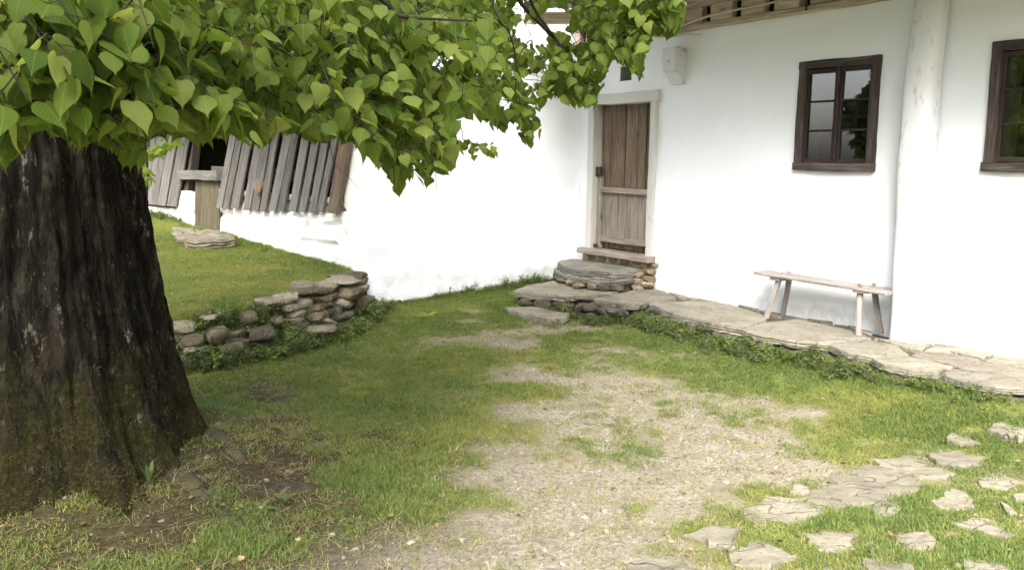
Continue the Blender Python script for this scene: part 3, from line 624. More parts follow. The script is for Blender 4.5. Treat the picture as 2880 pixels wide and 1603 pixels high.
# rubble carrying the slabs
edge = [G(x, y, TER) for x, y in [(1446,822),(1500,826),(1600,833),(1690,848),(1740,855),(1825,852),(1870,876),(1935,893),(2000,910),(2086,927),(2150,945),(2240,961),(2330,969),(2380,988),(2450,1006),(2560,1039),(2660,1050),(2720,1074),(2800,1090),(2905,1094)]]
def walk(P, d):
    for a_, b_ in zip(P[:-1], P[1:]):
        L_ = (b_-a_).length
        if d <= L_: return a_.lerp(b_, d/L_), (b_-a_).normalized()
        d -= L_
    return P[-1].copy(), (P[-1]-P[-2]).normalized()
tot = sum((b_-a_).length for a_, b_ in zip(edge[:-1], edge[1:])); rs = random.Random(11)
for row, (zc, hh) in enumerate(((.115, .085), (.035, .09))):
    d = .03+row*.07
    while d < tot*(1 if row == 0 else .62):
        L_ = rs.uniform(.12, .26); p, dr_ = walk(edge, d+L_/2); nrm = Vector((-dr_.y, dr_.x, 0))   # inwards
        if nrm.dot(NV) < 0: nrm = -nrm
        me = rock_mesh('rubble_stone', L_*1.06, .24, hh*rs.uniform(.95, 1.3), rs.random()*50, M_RUBBLE, .5, 2, .13)
        q = p+nrm*(.075-.045*row+rs.uniform(-.02, .015)); q.z = zc+rs.uniform(-.01, .01); an = math.atan2(dr_.y, dr_.x)
        mw = Matrix.Translation(q) @ Euler((rs.uniform(-.12, .12), rs.uniform(-.14, .14), an+rs.uniform(-.12, .12))).to_matrix().to_4x4()
        obj('rubble_stone', me, ter, mw); d += L_*.98
for (x, y, w_, hh, c_) in [(1770,868,.2,.13,0),(1828,872,.2,.13,.1),(1795,893,.2,.12,0),(1655,848,.17,.13,0),(1690,870,.2,.12,0),(1735,893,.17,.12,0),(1755,903,.13,.1,0),(1600,852,.16,.12,0),(1560,848,.2,.1,0)]:
    q = G(x, y, .08)+NV*.09; q.z = .085 if y < 880 else .03
    me = rock_mesh('rubble_stone', w_, .2, hh, x*.37, M_RUBBLE if x % 2 else M_DRY, .35, 3, .12); obj('rubble_stone', me, ter, Matrix.Translation(q) @ Euler((rs.uniform(-.3, .3), rs.uniform(-.35, .35), -PSI+rs.uniform(-.5, .5))).to_matrix().to_4x4())

# door step: thick layered slate on packed stones, ochre masonry under the sill
stp = thing('doorstep', 'thick layered grey slate step on stones below the wooden door', 'step', HW(-7.3, .4, TER))
def SOp(s, o): return HW(s, o, 0)
top_o = [SOp(-8.15, .02), SOp(-8.13, .30), SOp(-7.96, .50), SOp(-7.70, .62), SOp(-7.40, .68), SOp(-7.12, .66), SOp(-6.95, .52), SOp(-6.98, .25), SOp(-7.0, .02)]
o = obj('tread_slab', slab_mesh('tread_slab', top_o, .435, .10, 77, M_STEP, .012, .008), stp)
lay = [SOp(-8.17, .02), SOp(-8.16, .34), SOp(-7.98, .54), SOp(-7.70, .64), SOp(-7.35, .71), SOp(-7.05, .66), SOp(-6.92, .5), SOp(-6.95, .02)]
obj('under_slab', slab_mesh('under_slab', lay, .345, .055, 78, M_STEP, .016, .006), stp)
rs = random.Random(3)
for k in range(11):
    f = k/10; i_ = f*(len(lay)-2); a_ = lay[int(i_)].lerp(lay[min(int(i_)+1, len(lay)-1)], i_ % 1); q = a_.lerp(HW(-7.5, .15, 0), .10); q.z = .262
    me = rock_mesh('packing_stone', rs.uniform(.16, .27), .2, rs.uniform(.07, .10), k*3.3, rs.choice([M_STEP, M_OCHRE, M_RUBBLE]), .5, 2, .13)
    obj('packing_stone', me, stp, Matrix.Translation(q) @ Euler((0, rs.uniform(-.1, .1), rs.uniform(0, 3))).to_matrix().to_4x4())
obj('step_core', slab_mesh('step_core', [SOp(-8.1, .0), SOp(-8.05, .35), SOp(-7.6, .55), SOp(-7.15, .55), SOp(-7.0, .3), SOp(-7.0, 0)], .36, .2, 5, M_CORE, .01, .004), stp)
V = [HW(-8.1, .012, .2), HW(-6.83, .012, .2), HW(-6.83, .012, .525), HW(-8.1, .012, .525), HW(-6.83, -.05, .2), HW(-6.83, -.05, .525)]
obj('masonry_bed', mesh('masonry_bed', V, [(0, 1, 2, 3)], M_MORT), stp)
for row in range(2):
    s = -8.02+row*.06
    while s < -6.95:
        w_ = rs.uniform(.15, .25); me = rock_mesh('masonry_stone', w_*.95, .11, .10, s*9+row, M_OCHRE, .5, 2, .10)
        obj('masonry_stone', me, stp, Matrix.Translation(HW(s+w_/2, -.012, .485-.085*row)) @ Euler((0, rs.uniform(-.15, .15), PSI-math.pi/2)).to_matrix().to_4x4()); s += w_
for (s, o_, z, w_, h_) in [(-6.9, .03, .42, .17, .08), (-6.88, .05, .34, .18, .08), (-6.9, .07, .27, .2, .09), (-6.96, .14, .30, .14, .1), (-6.96, .12, .38, .13, .07), (-6.93, .2, .245, .18, .07)]:
    me = rock_mesh('masonry_stone', w_, .16, h_, s*31+z*99, M_OCHRE, .5, 2, .16); obj('masonry_stone', me, stp, Matrix.Translation(HW(s, o_, z)) @ Euler((rs.uniform(-.2, .2), rs.uniform(-.2, .2), PSI-math.pi/2+rs.uniform(-.3, .3))).to_matrix().to_4x4())
# lone flat stone in the grass below the terrace
tag(obj('stepping_stone', slab_mesh('stepping_stone', T([(1418,863),(1500,862),(1560,873),(1603,880),(1590,891),(1540,895),(1480,882),(1430,873)], .085), .085, .07, 41, M_FLAG, .012, .004)), 'single flat pale stone in the grass before the left end of the terrace', 'stepping stone')

# ------------------------------------------------------------------ bench
bn = thing('bench', 'narrow weathered wooden bench on splayed legs against the white wall', 'bench', HW(-4.5, .2, TER))
beam('seat', M_BENCH, HW(-5.20, .21, .615), HW(-3.88, .21, .598), -NV, .24, .028, bn, .004, 14, bev=.008)
for (s_, o_, s2, o2) in ((-5.02, .27, -4.98, .33), (-5.02, .14, -5.0, .06), (-4.14, .27, -4.10, .33), (-4.10, .14, -4.06, .07)):
    dx = -.09 if s_ < -4.6 else .02
    beam('leg', M_BENCH, HW(s2+(dx*.6), o2, TER-.002), HW(s_+.07 if s_ < -4.6 else s_-.0, o_, .60), SV, .034, .038, bn, .003, 6, .044)
for s_ in (-4.97, -4.12): beam('batten', M_BENCH, HW(s_, .10, .585), HW(s_, .32, .585), SV, .11, .03, bn, .003, 3)
for s_, o_ in ((-4.95, .27), (-4.95, .14), (-4.14, .27), (-4.10, .14)): obj('leg_tenon', rock_mesh('leg_tenon', .05, .045, .035, s_+o_, M_BENCH, .5, 1, .1), bn, Matrix.Translation(HW(s_, o_, .635)))

# ------------------------------------------------------------------ barn
barn = thing('barn', 'timber barn with leaning grey boards above a whitewashed rubble base', 'barn', BWp(-3, 0, .6))
def rubble(U, Zz):
    # lumpy courses of whitewashed stones with sunk joints
    pit = sstep(.22, .55, vnoise(U*6+2*vnoise(U*3, Zz*3), Zz*15))*sstep(-.25, .25, fbm(U*1.4, Zz*1.4, 4, 2))
    return .022*fbm(U*4.5, Zz*11, 1, 3)-.055*pit+.008*fbm(U*17, Zz*24, 3, 2)
bs0 = -3.62
wall_grid('rubble_base', BC-NB*.0, SB, -NB, (bs0, -.0), (.1, 1.10), [], .022, M_RUBW, barn, .004, rubble)
wall_grid('end_wall', BC, SB, -NB, (-.42, 0), (1.10, 3.0), [], .03, M_RUBW, barn, .01, lambda U, Zz: .02*fbm(U*9, Zz*9, 2, 3)*sstep(-.2, -.42, U))
# base top ledge, pillar and dark interior
obj('base_ledge', mesh('base_ledge', [BWp(bs0, 0, 1.10), BWp(-.42, 0, 1.10), BWp(-.42, -.45, 1.13), BWp(bs0, -.45, 1.13)], [(0, 1, 2, 3)], M_RUBW), barn)
obj('base_end', mesh('base_end', [BWp(bs0, 0, .1), BWp(bs0, -.45, .1), BWp(bs0, -.45, 1.13), BWp(bs0, 0, 1.10)], [(0, 1, 2, 3)], M_RUBW), barn)
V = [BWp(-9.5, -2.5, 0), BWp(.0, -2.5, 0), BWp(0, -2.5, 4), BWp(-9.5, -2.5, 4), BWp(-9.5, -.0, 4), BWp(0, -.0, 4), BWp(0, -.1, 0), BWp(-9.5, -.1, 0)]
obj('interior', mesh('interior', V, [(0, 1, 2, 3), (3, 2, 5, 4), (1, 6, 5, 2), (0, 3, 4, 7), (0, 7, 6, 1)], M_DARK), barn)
def board(name, mat, xb, yb, xt, yt, wpx, off, t=.028, zext=2.75, label=None, wob=.004):
    s_b, z_b = Bp(xb, yb, off); s_t, z_t = Bp(xt, yt, off); s_r, _ = Bp(xb+wpx, yb, off); w_ = s_r-s_b
    f = (zext-z_b)/(z_t-z_b); s_e = s_b+(s_t-s_b)*f; p0, p1 = BWp(s_b+w_/2, off, z_b), BWp(s_e+w_/2, off, zext)
    o = beam(name, mat, p0, p1, SB, w_*.82, t, barn, wob, 12, level=True)
    if label: o['label'] = label
    return o
cx = lambda x: 400+x*.3486
cyy = lambda y: 300+y*.3486
for (xb, yb, xt, yt, w_) in [(600,808,730,140,50),(655,822,775,200,50),(715,822,822,250,68),(815,828,912,300,62),(880,832,968,330,62),(950,838,1040,300,52),(1020,838,1150,200,66),(1095,842,1215,200,55),(1185,842,1285,260,66),(1262,846,1372,260,62),(1343,850,1450,260,62),(1412,852,1532,260,50)]:
    board('slat', M_SLAT, cx(xb), cyy(yb)+random.uniform(-2, 2), cx(xt), cyy(yt), w_*.3486, .05+random.uniform(-.006, .006))
board('corner_board', M_ORANGE, cx(1500), cyy(858), cx(1610), cyy(200), 88*.3486, .055, .05, label='broad orange-brown board at the right end of the slats')
for (y0, y1, nm) in ((500, 598, 'cross_rail'), (705, 745, 'lower_rail')):
    sL, zL = Bp(cx(800), cyy((y0+y1)/2), -.02); sR, zR = Bp(cx(1640), cyy((y0+y1)/2), -.02); hgt = Bp(cx(1200), cyy(y0))[1]-Bp(cx(1200), cyy(y1))[1]
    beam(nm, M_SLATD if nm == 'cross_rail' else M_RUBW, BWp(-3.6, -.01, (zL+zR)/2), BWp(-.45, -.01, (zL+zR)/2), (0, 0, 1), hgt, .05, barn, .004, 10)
# round log end standing out between the slats
sA, zA = Bp(cx(930), cyy(645), .10); V, F = tube([BWp(sA, -.05, zA), BWp(sA, .10, zA), BWp(sA, .104, zA)], [.088, .088, .084], 18)
lg = obj('log_end', mesh('log_end', V, F, M_ENDG, False), barn)
# opening: leaning post, sill beam, plank hatch, white pillar
sP, zP = Bp(cx(320), cyy(680), -.02)
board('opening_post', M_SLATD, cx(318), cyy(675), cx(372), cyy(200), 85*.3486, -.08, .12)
sL, zL = Bp(cx(322), cyy(555), .02); sR, zR = Bp(cx(640), cyy(555), .02)
beam('sill_beam', M_SLAT, BWp(sL, .02, zL), BWp(sR, .02, zR), (0, 0, 1), .125, .14, barn, .006, 8)
hb = [(428, 470), (470, 565), (565, 622)]
for a_, b_ in hb:
    s_a, z_a = Bp(cx(a_), cyy(985), -.0); s_b, _ = Bp(cx(b_), cyy(985), -.0); _, z_t = Bp(cx(b_), cyy(600), -.0)
    s_t, _ = Bp(cx(a_+8), cyy(600), -.0)
    beam('hatch_plank', M_OLIVE, BWp((s_a+s_b)/2, -.0, z_a-.12), BWp((s_a+s_b)/2+(s_t-s_a), -.0, z_t), SB, s_b-s_a-.01, .03, barn, .003, 6)
sa, za = Bp(cx(290), cyy(920)); sb, _ = Bp(cx(425), cyy(920)); _, zt2 = Bp(cx(350), cyy(680))
wall_grid('pillar', BWp(sa, .01, 0), SB, -NB, (0, sb-sa), (za-.25, zt2), [], .02, M_RUBW, barn, .004, rubble)
obj('pillar_side', mesh('pillar_side', [BWp(sb, .0, za-.25), BWp(sb, -.3, za-.25), BWp(sb, -.3, zt2), BWp(sb, 0, zt2)], [(0, 1, 2, 3)], M_RUBW), barn)
# left run of boards
for (xb, yb, xt, yt, w_) in [(200,800,300,260,82),(125,795,215,260,70),(80,790,165,260,46),(38,785,120,260,44),(-5,780,70,260,42),(-60,776,15,260,48),(-110,772,-40,260,48),(-170,768,-100,260,52),(-230,764,-160,260,54)]:
    board('slat', M_SLAT, cx(xb), cyy(yb), cx(xt), cyy(yt), w_*.3486, .04+random.uniform(-.01, .01))
wall_grid('rubble_base', BWp(-9.0, .0, 0), SB, -NB, (0, 9.0+sa), (.3, .86), [], .05, M_RUBW, barn, .004, rubble)
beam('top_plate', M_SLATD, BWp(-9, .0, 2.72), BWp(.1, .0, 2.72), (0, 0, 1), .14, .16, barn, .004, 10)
quad('roof', [BWp(-9.5, .75, 2.55), BWp(.1, .75, 2.55), BWp(.1, -3, 5.0), BWp(-9.5, -3, 5.0)], M_ROOF, barn, -.10)
for r_ in range(4):
    s = -9.4
    while s < .1:
        w_ = random.uniform(.12, .2) if r_ < 2 else random.uniform(.25, .4)
        beam('shingle', M_ROOF, BWp(s+w_/2, .80-.30*r_, 2.60+.196*r_+random.uniform(-.01, .01)), BWp(s+w_/2, .36-.30*r_, 2.60+.196*r_+.285), SB, w_-.01, .025, barn, .002, 1); s += w_
# stone slab before the hatch
tag(obj('threshold_stone', slab_mesh('threshold_stone', T([(478,643),(520,637),(600,646),(650,660),(660,672),(600,676),(520,676),(490,662)], .64), .64, .12, 9, M_DRYP, .03, .02)), 'long rough stone slab in the grass before the barn hatch', 'stone slab')

# ------------------------------------------------------------------ dry stone retaining wall
dsw = thing('dry_stone_wall', 'crumbling mossy dry stone retaining wall between upper lawn and yard', 'stone wall', (-1.7, 7.6, 0))
rs = random.Random(21)
fp = [Vector((a_, b_, 0)) for a_, b_ in FOOT[:6]]
for row in range(7):
    d = .45+rs.uniform(0, .12)
    while d < 4.2:
        L_ = rs.uniform(.16, .44); p, dr_ = walk(fp, d+L_/2); nrm = Vector((dr_.y, -dr_.x, 0)); nrm = nrm if nrm.x < 0 or nrm.y > 0 else -nrm
        inner = Vector((-dr_.y, dr_.x, 0)) if seg_dist(np.array(p.x-dr_.y*.2), np.array(p.y+dr_.x*.2), FOOT)[0] > 0 else Vector((dr_.y, -dr_.x, 0))
        fade = float(sstep(1.5, 2.6, d)); skip = rs.random() < .03+.30*fade
        if not skip:
            hh = rs.uniform(.055, .08); q = p+inner*(.04+.032*row+fade*.03*row+rs.uniform(-.035, .03)); q.z = float(zg(p.x, p.y))*.3+.025+row*.062-.015*fade*row
            me = rock_mesh('stone', L_*1.08, rs.uniform(.24, .34), hh*1.15, rs.random()*90, rs.choice([M_DRY, M_DRY, M_RUBBLE, M_DRYP]), .8, 3, .08)
            tl = .04+.10*fade
            obj('stone', me, dsw, Matrix.Translation(q) @ Euler((rs.uniform(-tl, tl), rs.uniform(-tl, tl), math.atan2(dr_.y, dr_.x)+rs.uniform(-.15, .15)*(1+fade))).to_matrix().to_4x4())
        d += L_*1.0
def wstone(x0, x1, ytop, z, sy, h, mat, yaw=0., tilt=0., sub=3):
    a_, b_ = G(x0, ytop, z), G(x1, ytop, z); w_ = (b_-a_).length; c_ = (a_+b_)/2; c_.z = z-h/2; c_.y += sy/2*.6-.05
    me = rock_mesh('stone', w_*1.08, sy, h*1.1, x0*.17, mat, .62, sub, .09); obj('stone', me, dsw, Matrix.Translation(c_) @ Euler((0, tilt, yaw)).to_matrix().to_4x4())
for a_ in [(806,905,795,.455,.34,.09,M_DRYP,.1,.03),(935,1016,785,.47,.3,.055,M_DRYP,-.25,0),(965,1018,790,.435,.3,.05,M_DRY,-.2,0),(935,1020,806,.40,.35,.13,M_DRY,-.2,.02),(870,935,808,.40,.35,.13,M_DRY,0,.1),(990,1030,836,.27,.3,.14,M_DRY,0,0),
           (912,985,838,.30,.35,.07,M_DRYP,.1,.03),(912,962,858,.26,.25,.1,M_RUBBLE,.2,.05),(1000,1030,862,.13,.25,.10,M_RUBBLE,0,0),(862,944,916,.16,.28,.06,M_DRYP,.25,-.06),(870,900,888,.2,.2,.09,M_DRY,0,0),(470,545,905,.33,.3,.09,M_DRYP,.3,.08),(500,572,942,.24,.25,.11,M_DRY,.1,0),(515,578,972,.16,.3,.06,M_DRYP,.2,.1),(575,640,925,.27,.3,.12,M_DRY,.5,-.25),(700,800,835,.38,.4,.12,M_DRY,.3,-.15),(760,840,828,.42,.3,.07,M_DRYP,.4,-.1),(640,720,880,.33,.3,.1,M_DRY,.4,-.2),(560,620,880,.36,.3,.06,M_DRYP,.2,0),(690,770,920,.24,.3,.12,M_RUBBLE,.4,-.2),(610,680,965,.16,.3,.1,M_DRY,.4,0)]:
    wstone(*a_)

# ------------------------------------------------------------------ flagstones sunk in the lawn
path = thing('stone_path', 'path of scattered pale flagstones sunk in the grass', 'path', G(2500, 1400, 0)); path['kind'] = 'structure'; del path['category']
def C7(pts): return [(1900+x*.3804, 1100+y*.3804) for x, y in pts]
FS = [[(940,775),(1230,605),(1390,545),(1500,560),(1820,690),(1560,790),(1230,850),(1050,800)], [(1460,510),(1690,485),(1900,545),(2040,600),(1960,640),(1800,630),(1640,590),(1530,560)],
 [(1890,450),(2040,415),(2160,430),(2300,490),(2250,540),(2100,545),(1960,510)], [(2040,340),(2080,318),(2240,320),(2380,370),(2560,400),(2480,410),(2250,375),(2060,355)], [(2330,245),(2460,205),(2576,198),(2720,205),(2720,320),(2540,315)],
 [(530,920),(620,850),(720,805),(830,805),(960,830),(1080,880),(960,930),(880,970),(740,990),(600,960)], [(80,1065),(250,1005),(370,1000),(460,1030),(420,1080),(440,1150),(390,1180),(250,1130)], [(420,1220),(540,1140),(640,1135),(740,1165),(880,1210),(870,1240),(700,1290),(480,1270)],
 [(950,1045),(1100,1020),(1350,1035),(1300,1080),(1330,1150),(1200,1180),(1050,1160),(1000,1100)], [(1620,1070),(1700,1050),(1850,1055),(1910,1105),(1890,1150),(1760,1145)], [(1430,850),(1500,810),(1570,815),(1650,870),(1590,910),(1480,900)],
 [(2060,960),(2180,955),(2350,940),(2450,980),(2520,1040),(2420,1065),(2250,1010)], [(2260,660),(2370,610),(2576,630),(2570,680),(2440,710),(2330,690)], [(1900,810),(2000,790),(2050,730),(2180,790),(2150,850),(1960,855)], [(2400,830),(2460,850),(2530,910),(2450,900)],
 [(1400,1240),(1520,1230),(1640,1260),(1740,1300),(1700,1350),(1450,1350)], [(2150,1240),(2380,1230),(2530,1320),(2500,1400),(2200,1370)], [(-340,1330),(-290,1270),(-180,1240),(20,1262),(110,1310),(150,1360),(-300,1380)], [(1110,1290),(1180,1270),(1270,1310),(1250,1350),(1120,1350)], [(2500,770),(2576,765),(2640,790),(2520,800)],
 [(850,745),(870,705),(910,690),(965,712),(985,742),(920,755)], [(-980,1310),(-930,1290),(-870,1310),(-880,1345),(-960,1350)]]
for i, pts in enumerate(FS):
    P = T(C7(pts), .03); cx_ = sum((p.x for p in P))/len(P); cy_ = sum((p.y for p in P))/len(P); z = float(zg(cx_, cy_))+(.016 if i not in (3, 4) else -.012)
    P = T(C7(pts), z); P = [Vector((cx_, cy_, z))+(p-Vector((cx_, cy_, z)))*1.13 for p in P]; area = abs(sum(P[k].x*P[(k+1) % len(P)].y-P[(k+1) % len(P)].x*P[k].y for k in range(len(P))))/2
    obj('flagstone', slab_mesh('flagstone', P, z, .07, i*5+2, M_FLAG, .018 if area > .02 else .006, .009 if i not in (0,) else .006), path)
FLAGP = [[(p.x, p.y) for p in T(C7(pts), .03)] for pts in FS]

# ------------------------------------------------------------------ linden tree: trunk, roots, branches
tree = thing('linden_tree', 'huge old linden with mossy flared trunk and low hanging bright green leaves', 'tree', (*TREE, 0))
nT, mT = 300, 340; th_ = np.linspace(0, 2*np.pi, nT, endpoint=False); zz_ = np.concatenate([np.linspace(-.15, 2.4, mT-40), np.linspace(2.42, 5.2, 40)])
TH, ZZ = np.meshgrid(th_, zz_); zc = np.maximum(ZZ, 0)
rad = .425+.325*np.exp(-zc/1.0)+.06*np.exp(-zc/.12)-.03*np.maximum(zc-1.6, 0)
lob = 0
for a0, amp, wd in ((R(-20), .07, .16), (R(24), .05, .20), (R(-43), .24, .30), (R(-72), .26, .32), (R(-102), .20, .28), (R(-140), .2, .28), (R(70), .1, .3), (R(120), .12, .3), (R(175), .14, .3)):
    dd = np.angle(np.exp(1j*(TH-a0-.05*np.sin(ZZ*2)))); lob = lob+amp*np.exp(-(dd/wd)**2)*np.exp(-zc/(.5 if amp < .15 else .24))
for a0, amp, wd, hz in ((R(1), .10, .10, 1.1), (R(-31), .06, .07, .8), (R(-57), .08, .09, .55), (R(-84), .09, .08, .7), (R(-118), .06, .09, .9)):
    dd = np.angle(np.exp(1j*(TH-a0-.06*np.sin(ZZ*3+a0*5)))); lob = lob-amp*np.exp(-(dd/wd)**2)*np.exp(-(zc/hz)**2)
lob = lob+.032*np.sin(TH*7+.8*np.sin(ZZ*1.3))*np.exp(-zc/2.6)+.016*np.sin(TH*13+ZZ*.6)
ca, sa_ = np.cos(TH), np.sin(TH); rg = fbm(ca*9+3*vnoise(ca*2, sa_*2, ZZ), sa_*9, ZZ*1.1, 4); ridge = 1-np.abs(rg)*2.2
fine = fbm(ca*26, sa_*26, ZZ*5, 3)
rad = rad+lob+.032*ridge+.018*fine+.03*fbm(ca*1.5, sa_*1.5, ZZ*.9, 2)
Xt = TREE[0]+ca*rad-.02*zc; Yt = TREE[1]+sa_*rad; idt = np.arange(nT*mT).reshape(mT, nT)
Ft = np.stack([idt[:-1], np.roll(idt[:-1], -1, 1), np.roll(idt[1:], -1, 1), idt[1:]], -1).reshape(-1, 4)
obj('trunk', mesh('trunk', np.stack([Xt, Yt, ZZ], -1).reshape(-1, 3), Ft, M_BARK, True), tree)
def root(pix, rads, seed):
    pts = [G(x, y, 0) for x, y in pix]; pts = spline(pts, 40); m_ = len(pts); rr = [np.interp(i/(m_-1), np.linspace(0, 1, len(rads)), rads) for i in range(m_)]
    for i, p in enumerate(pts): p.z = float(zg(p.x, p.y))-rr[i]*(.62+.25*math.sin(i*.55+seed))
    V, F = tube(pts, rr, 18); V = [Vector(v)+Vector((float(vnoise(v.x*14+seed, v.y*14, v.z*14)), float(vnoise(v.x*14, v.y*14+seed, 5)), float(vnoise(v.x*11, v.y*11, seed))))*.012 for v in V]
    obj('root', mesh('root', V, F, M_ROOT, True), tree)
M_ROOT = stone('bare_root_bark', (.03, .024, .016), (.065, .055, .036), (.12, .10, .068), .5)
root([(330,1340),(430,1400),(520,1420),(600,1450),(670,1490),(705,1545)], [.10, .07, .058, .05, .04, .02], 1)
root([(520,1230),(590,1300),(660,1335),(700,1350)], [.10, .07, .045, .02], 2)
root([(700,1395),(800,1385),(900,1385),(990,1390)], [.02, .04, .035, .015], 4)
root([(690,1215),(740,1225),(800,1250),(850,1262)], [.015, .03, .028, .01], 5)
def limb(name, pts, r0, r1, n=8, mat=None):
    ps = spline(pts, 26); V, F = tube(ps, list(np.linspace(r0, r1, len(ps))), n); return V, F
TT = Vector((TREE[0]-.05, TREE[1], 3.0))
mains = [([TT+Vector((0, 0, -.3)), Vector((-1.6, 4.0, 3.3)), Vector((-.7, 3.9, 3.2)), Vector((.3, 4.6, 2.95))], .14, .03),
 ([TT+Vector((0, 0, .2)), Vector((-1.4, 3.2, 3.4)), Vector((-.6, 2.8, 3.0)), Vector((.1, 3.2, 2.75))], .11, .02),
 ([TT, Vector((-2.0, 3.2, 3.2)), Vector((-1.5, 2.6, 2.9)), Vector((-.9, 2.4, 2.6))], .10, .02),
 ([TT+Vector((0, .1, .4)), Vector((-1.4, 5.3, 4.0)), Vector((-.2, 6.1, 3.9)), Vector((1.0, 6.5, 3.4))], .13, .02),
 ([TT+Vector((0, .1, .9)), Vector((-2.8, 6, 4.8)), Vector((-3.0, 7.5, 5.3))], .12, .03), ([TT+Vector((0, 0, .9)), Vector((-3.6, 4, 4.6)), Vector((-5.4, 3.6, 5.2))], .13, .03),
 ([TT+Vector((0, 0, 1.2)), Vector((-2.0, 2.6, 5.0)), Vector((-1.6, .8, 5.4))], .13, .03), ([TT+Vector((0, 0, 1.5)), Vector((-1.0, 4.4, 5.6)), Vector((.6, 4.2, 6.2))], .13, .03), ([TT+Vector((0, 0, 1.5)), Vector((-2.3, 4.4, 6.4)), Vector((-2.1, 4.2, 8.0))], .15, .03)]
for pts, r0, r1 in mains:
    V, F = limb('branch', pts, r0, r1, 10); obj('branch', mesh('branch', V, F, M_BARK, True), tree)
def pix_branch(pp, r0, r1):
    V, F = limb('branch', [atY(x, y, Yd+.25) for x, y, Yd in pp], r0*.7, r1*.7, 7); obj('branch', mesh('branch', V, F, M_TWIGB, True), tree)
for pp, r0, r1 in [([(640,-60,3.2),(574,31,3.0),(480,110,2.9),(350,190,2.8)], .025, .008), ([(520,-40,2.6),(560,60,2.6),(630,150,2.6),(735,245,2.7),(830,300,2.8)], .010, .004), ([(1040,-30,3.2),(1093,19,3.3),(1127,47,3.3),(1230,55,3.5),(1330,60,3.7)], .014, .006),
  ([(790,90,3),(850,73,3.1),(897,73,3.2)], .008, .007), ([(890,90,3.1),(894,102,3.1),(930,160,3.1),(975,217,3.2),(1040,300,3.3),(1100,420,3.4),(1110,520,3.4)], .011, .003), ([(760,90,3.3),(825,118,3.3),(881,105,3.3),(960,120,3.4)], .012, .006), ([(1440,-40,5.2),(1469,14,5.3),(1530,80,5.5),(1575,130,5.6),(1620,230,5.7)], .024, .008),
  ([(1480,-20,5.2),(1520,54,5.4),(1572,120,5.6),(1600,170,5.7)], .014, .006), ([(1380,0,4.8),(1409,65,4.8),(1431,90,4.9),(1450,163,5),(1450,260,5.1)], .010, .004), ([(1450,170,4.8),(1490,115,5),(1500,140,5.1)], .006, .004), ([(1880,-30,5.3),(1820,30,5.3),(1742,60,5.3),(1738,110,5.3),(1790,180,5.3),(1810,220,5.3)], .012, .004), ([(60,-50,2),(75,120,2.0),(130,220,2.1),(220,300,2.1),(240,370,2.1)], .010, .003),
  ([(923,330,2.8),(928,400,2.8),(940,460,2.8),(972,490,2.8),(1010,532,2.8)], .0028, .0008), ([(146,385,2.2),(160,420,2.2),(185,460,2.2),(210,495,2.2)], .002, .001), ([(1080,300,3.3),(1180,380,3.4),(1220,470,3.4),(1228,530,3.4)], .004, .0012), ([(1285,330,4.9),(1300,370,4.9),(1306,398,4.9),(1345,412,5),(1393,420,5)], .004, .0015)]:
    pix_branch(pp, r0, r1)

# leaves ---------------------------------------------------------
OUTL = [(0, 0), (.16, -.10), (.34, -.09), (.47, .02), (.52, .20), (.50, .38), (.41, .56), (.28, .73), (.14, .88), (.05, .99)]
def leaf_template(seed):
    rs = random.Random(seed); cup = rs.uniform(.05, .55); dro = rs.uniform(.0, .55); tw = rs.uniform(-.35, .35)
    pts = [(0, 0.0)]; Ri = [(x*rs.uniform(.93, 1.07), y) for x, y in OUTL[1:]]; Le = [(-x*rs.uniform(.93, 1.07), y) for x, y in OUTL[1:]]
    Mid = [(0, .0), (0, .25), (0, .5), (0, .75), (0, 1.14)]
    P = Mid+Ri+Le; nR = len(Ri); m0, r0, l0 = 0, 5, 5+nR
    F = []
    for b0, flip in ((r0, False), (l0, True)):
        f_ = [(0, b0, b0+1), (0, b0+1, 1), (b0+1, b0+2, 1), (b0+2, b0+3, 1), (b0+3, b0+4, 1), (1, b0+4, 2), (b0+4, b0+5, 2), (b0+5, b0+6, 2), (2, b0+6, 3), (b0+6, b0+7, 3), (b0+7, b0+8, 3), (3, b0+8, 4)]
        F += [tuple(reversed(q)) if flip else q for q in f_]
    V = []
    for x, y in P:
        z = -cup*abs(x)**1.3*1.2-dro*y*y+tw*x*y+.02*math.sin(9*y+seed)*abs(x)*2; V.append((x, y*(1-.1*dro), z))
    return np.array(V), F, np.array([(x, y, 0) for x, y in P])
LT = [leaf_template(s) for s in range(10)]
leaf_meshes = []
for V, F, uv in LT:
    me = mesh('leaf', V.tolist(), F, M_LEAF, True); at = me.attributes.new('leafuv', 'FLOAT_VECTOR', 'POINT'); at.data.foreach_set('vector', uv.astype(np.float32).ravel()); leaf_meshes.append(me)
BND = [(-300,490),(0,470),(60,455),(90,370),(130,360),(190,395),(243,412),(300,395),(330,440),(351,473),(385,460),(420,400),(470,365),(500,388),(550,370),(580,400),(602,452),(625,380),(650,360),(700,395),(719,418),(752,410),(790,365),(850,375),(895,397),(940,385),(980,400),(1009,414),(1040,440),(1071,481),(1100,530),(1121,568),(1148,530),(1160,440),(1180,525),(1212,530),(1225,440),(1245,515),(1265,530),(1283,470),(1295,330),(1330,325),(1380,345),(1397,380),(1440,350),(1470,390),(1489,430),(1515,400),(1528,290),(1550,268),(1580,285),(1611,292),(1652,313),(1682,292),(1697,226),(1715,175),(1730,160),(1760,195),(1794,238),(1815,190),(1832,100),(1880,90),(1905,108),(1922,60),(1935,-20),(1960,-100),(3000,-100)]
bx_, by_ = zip(*BND)
def Bd(x): return float(np.interp(x, bx_, by_))
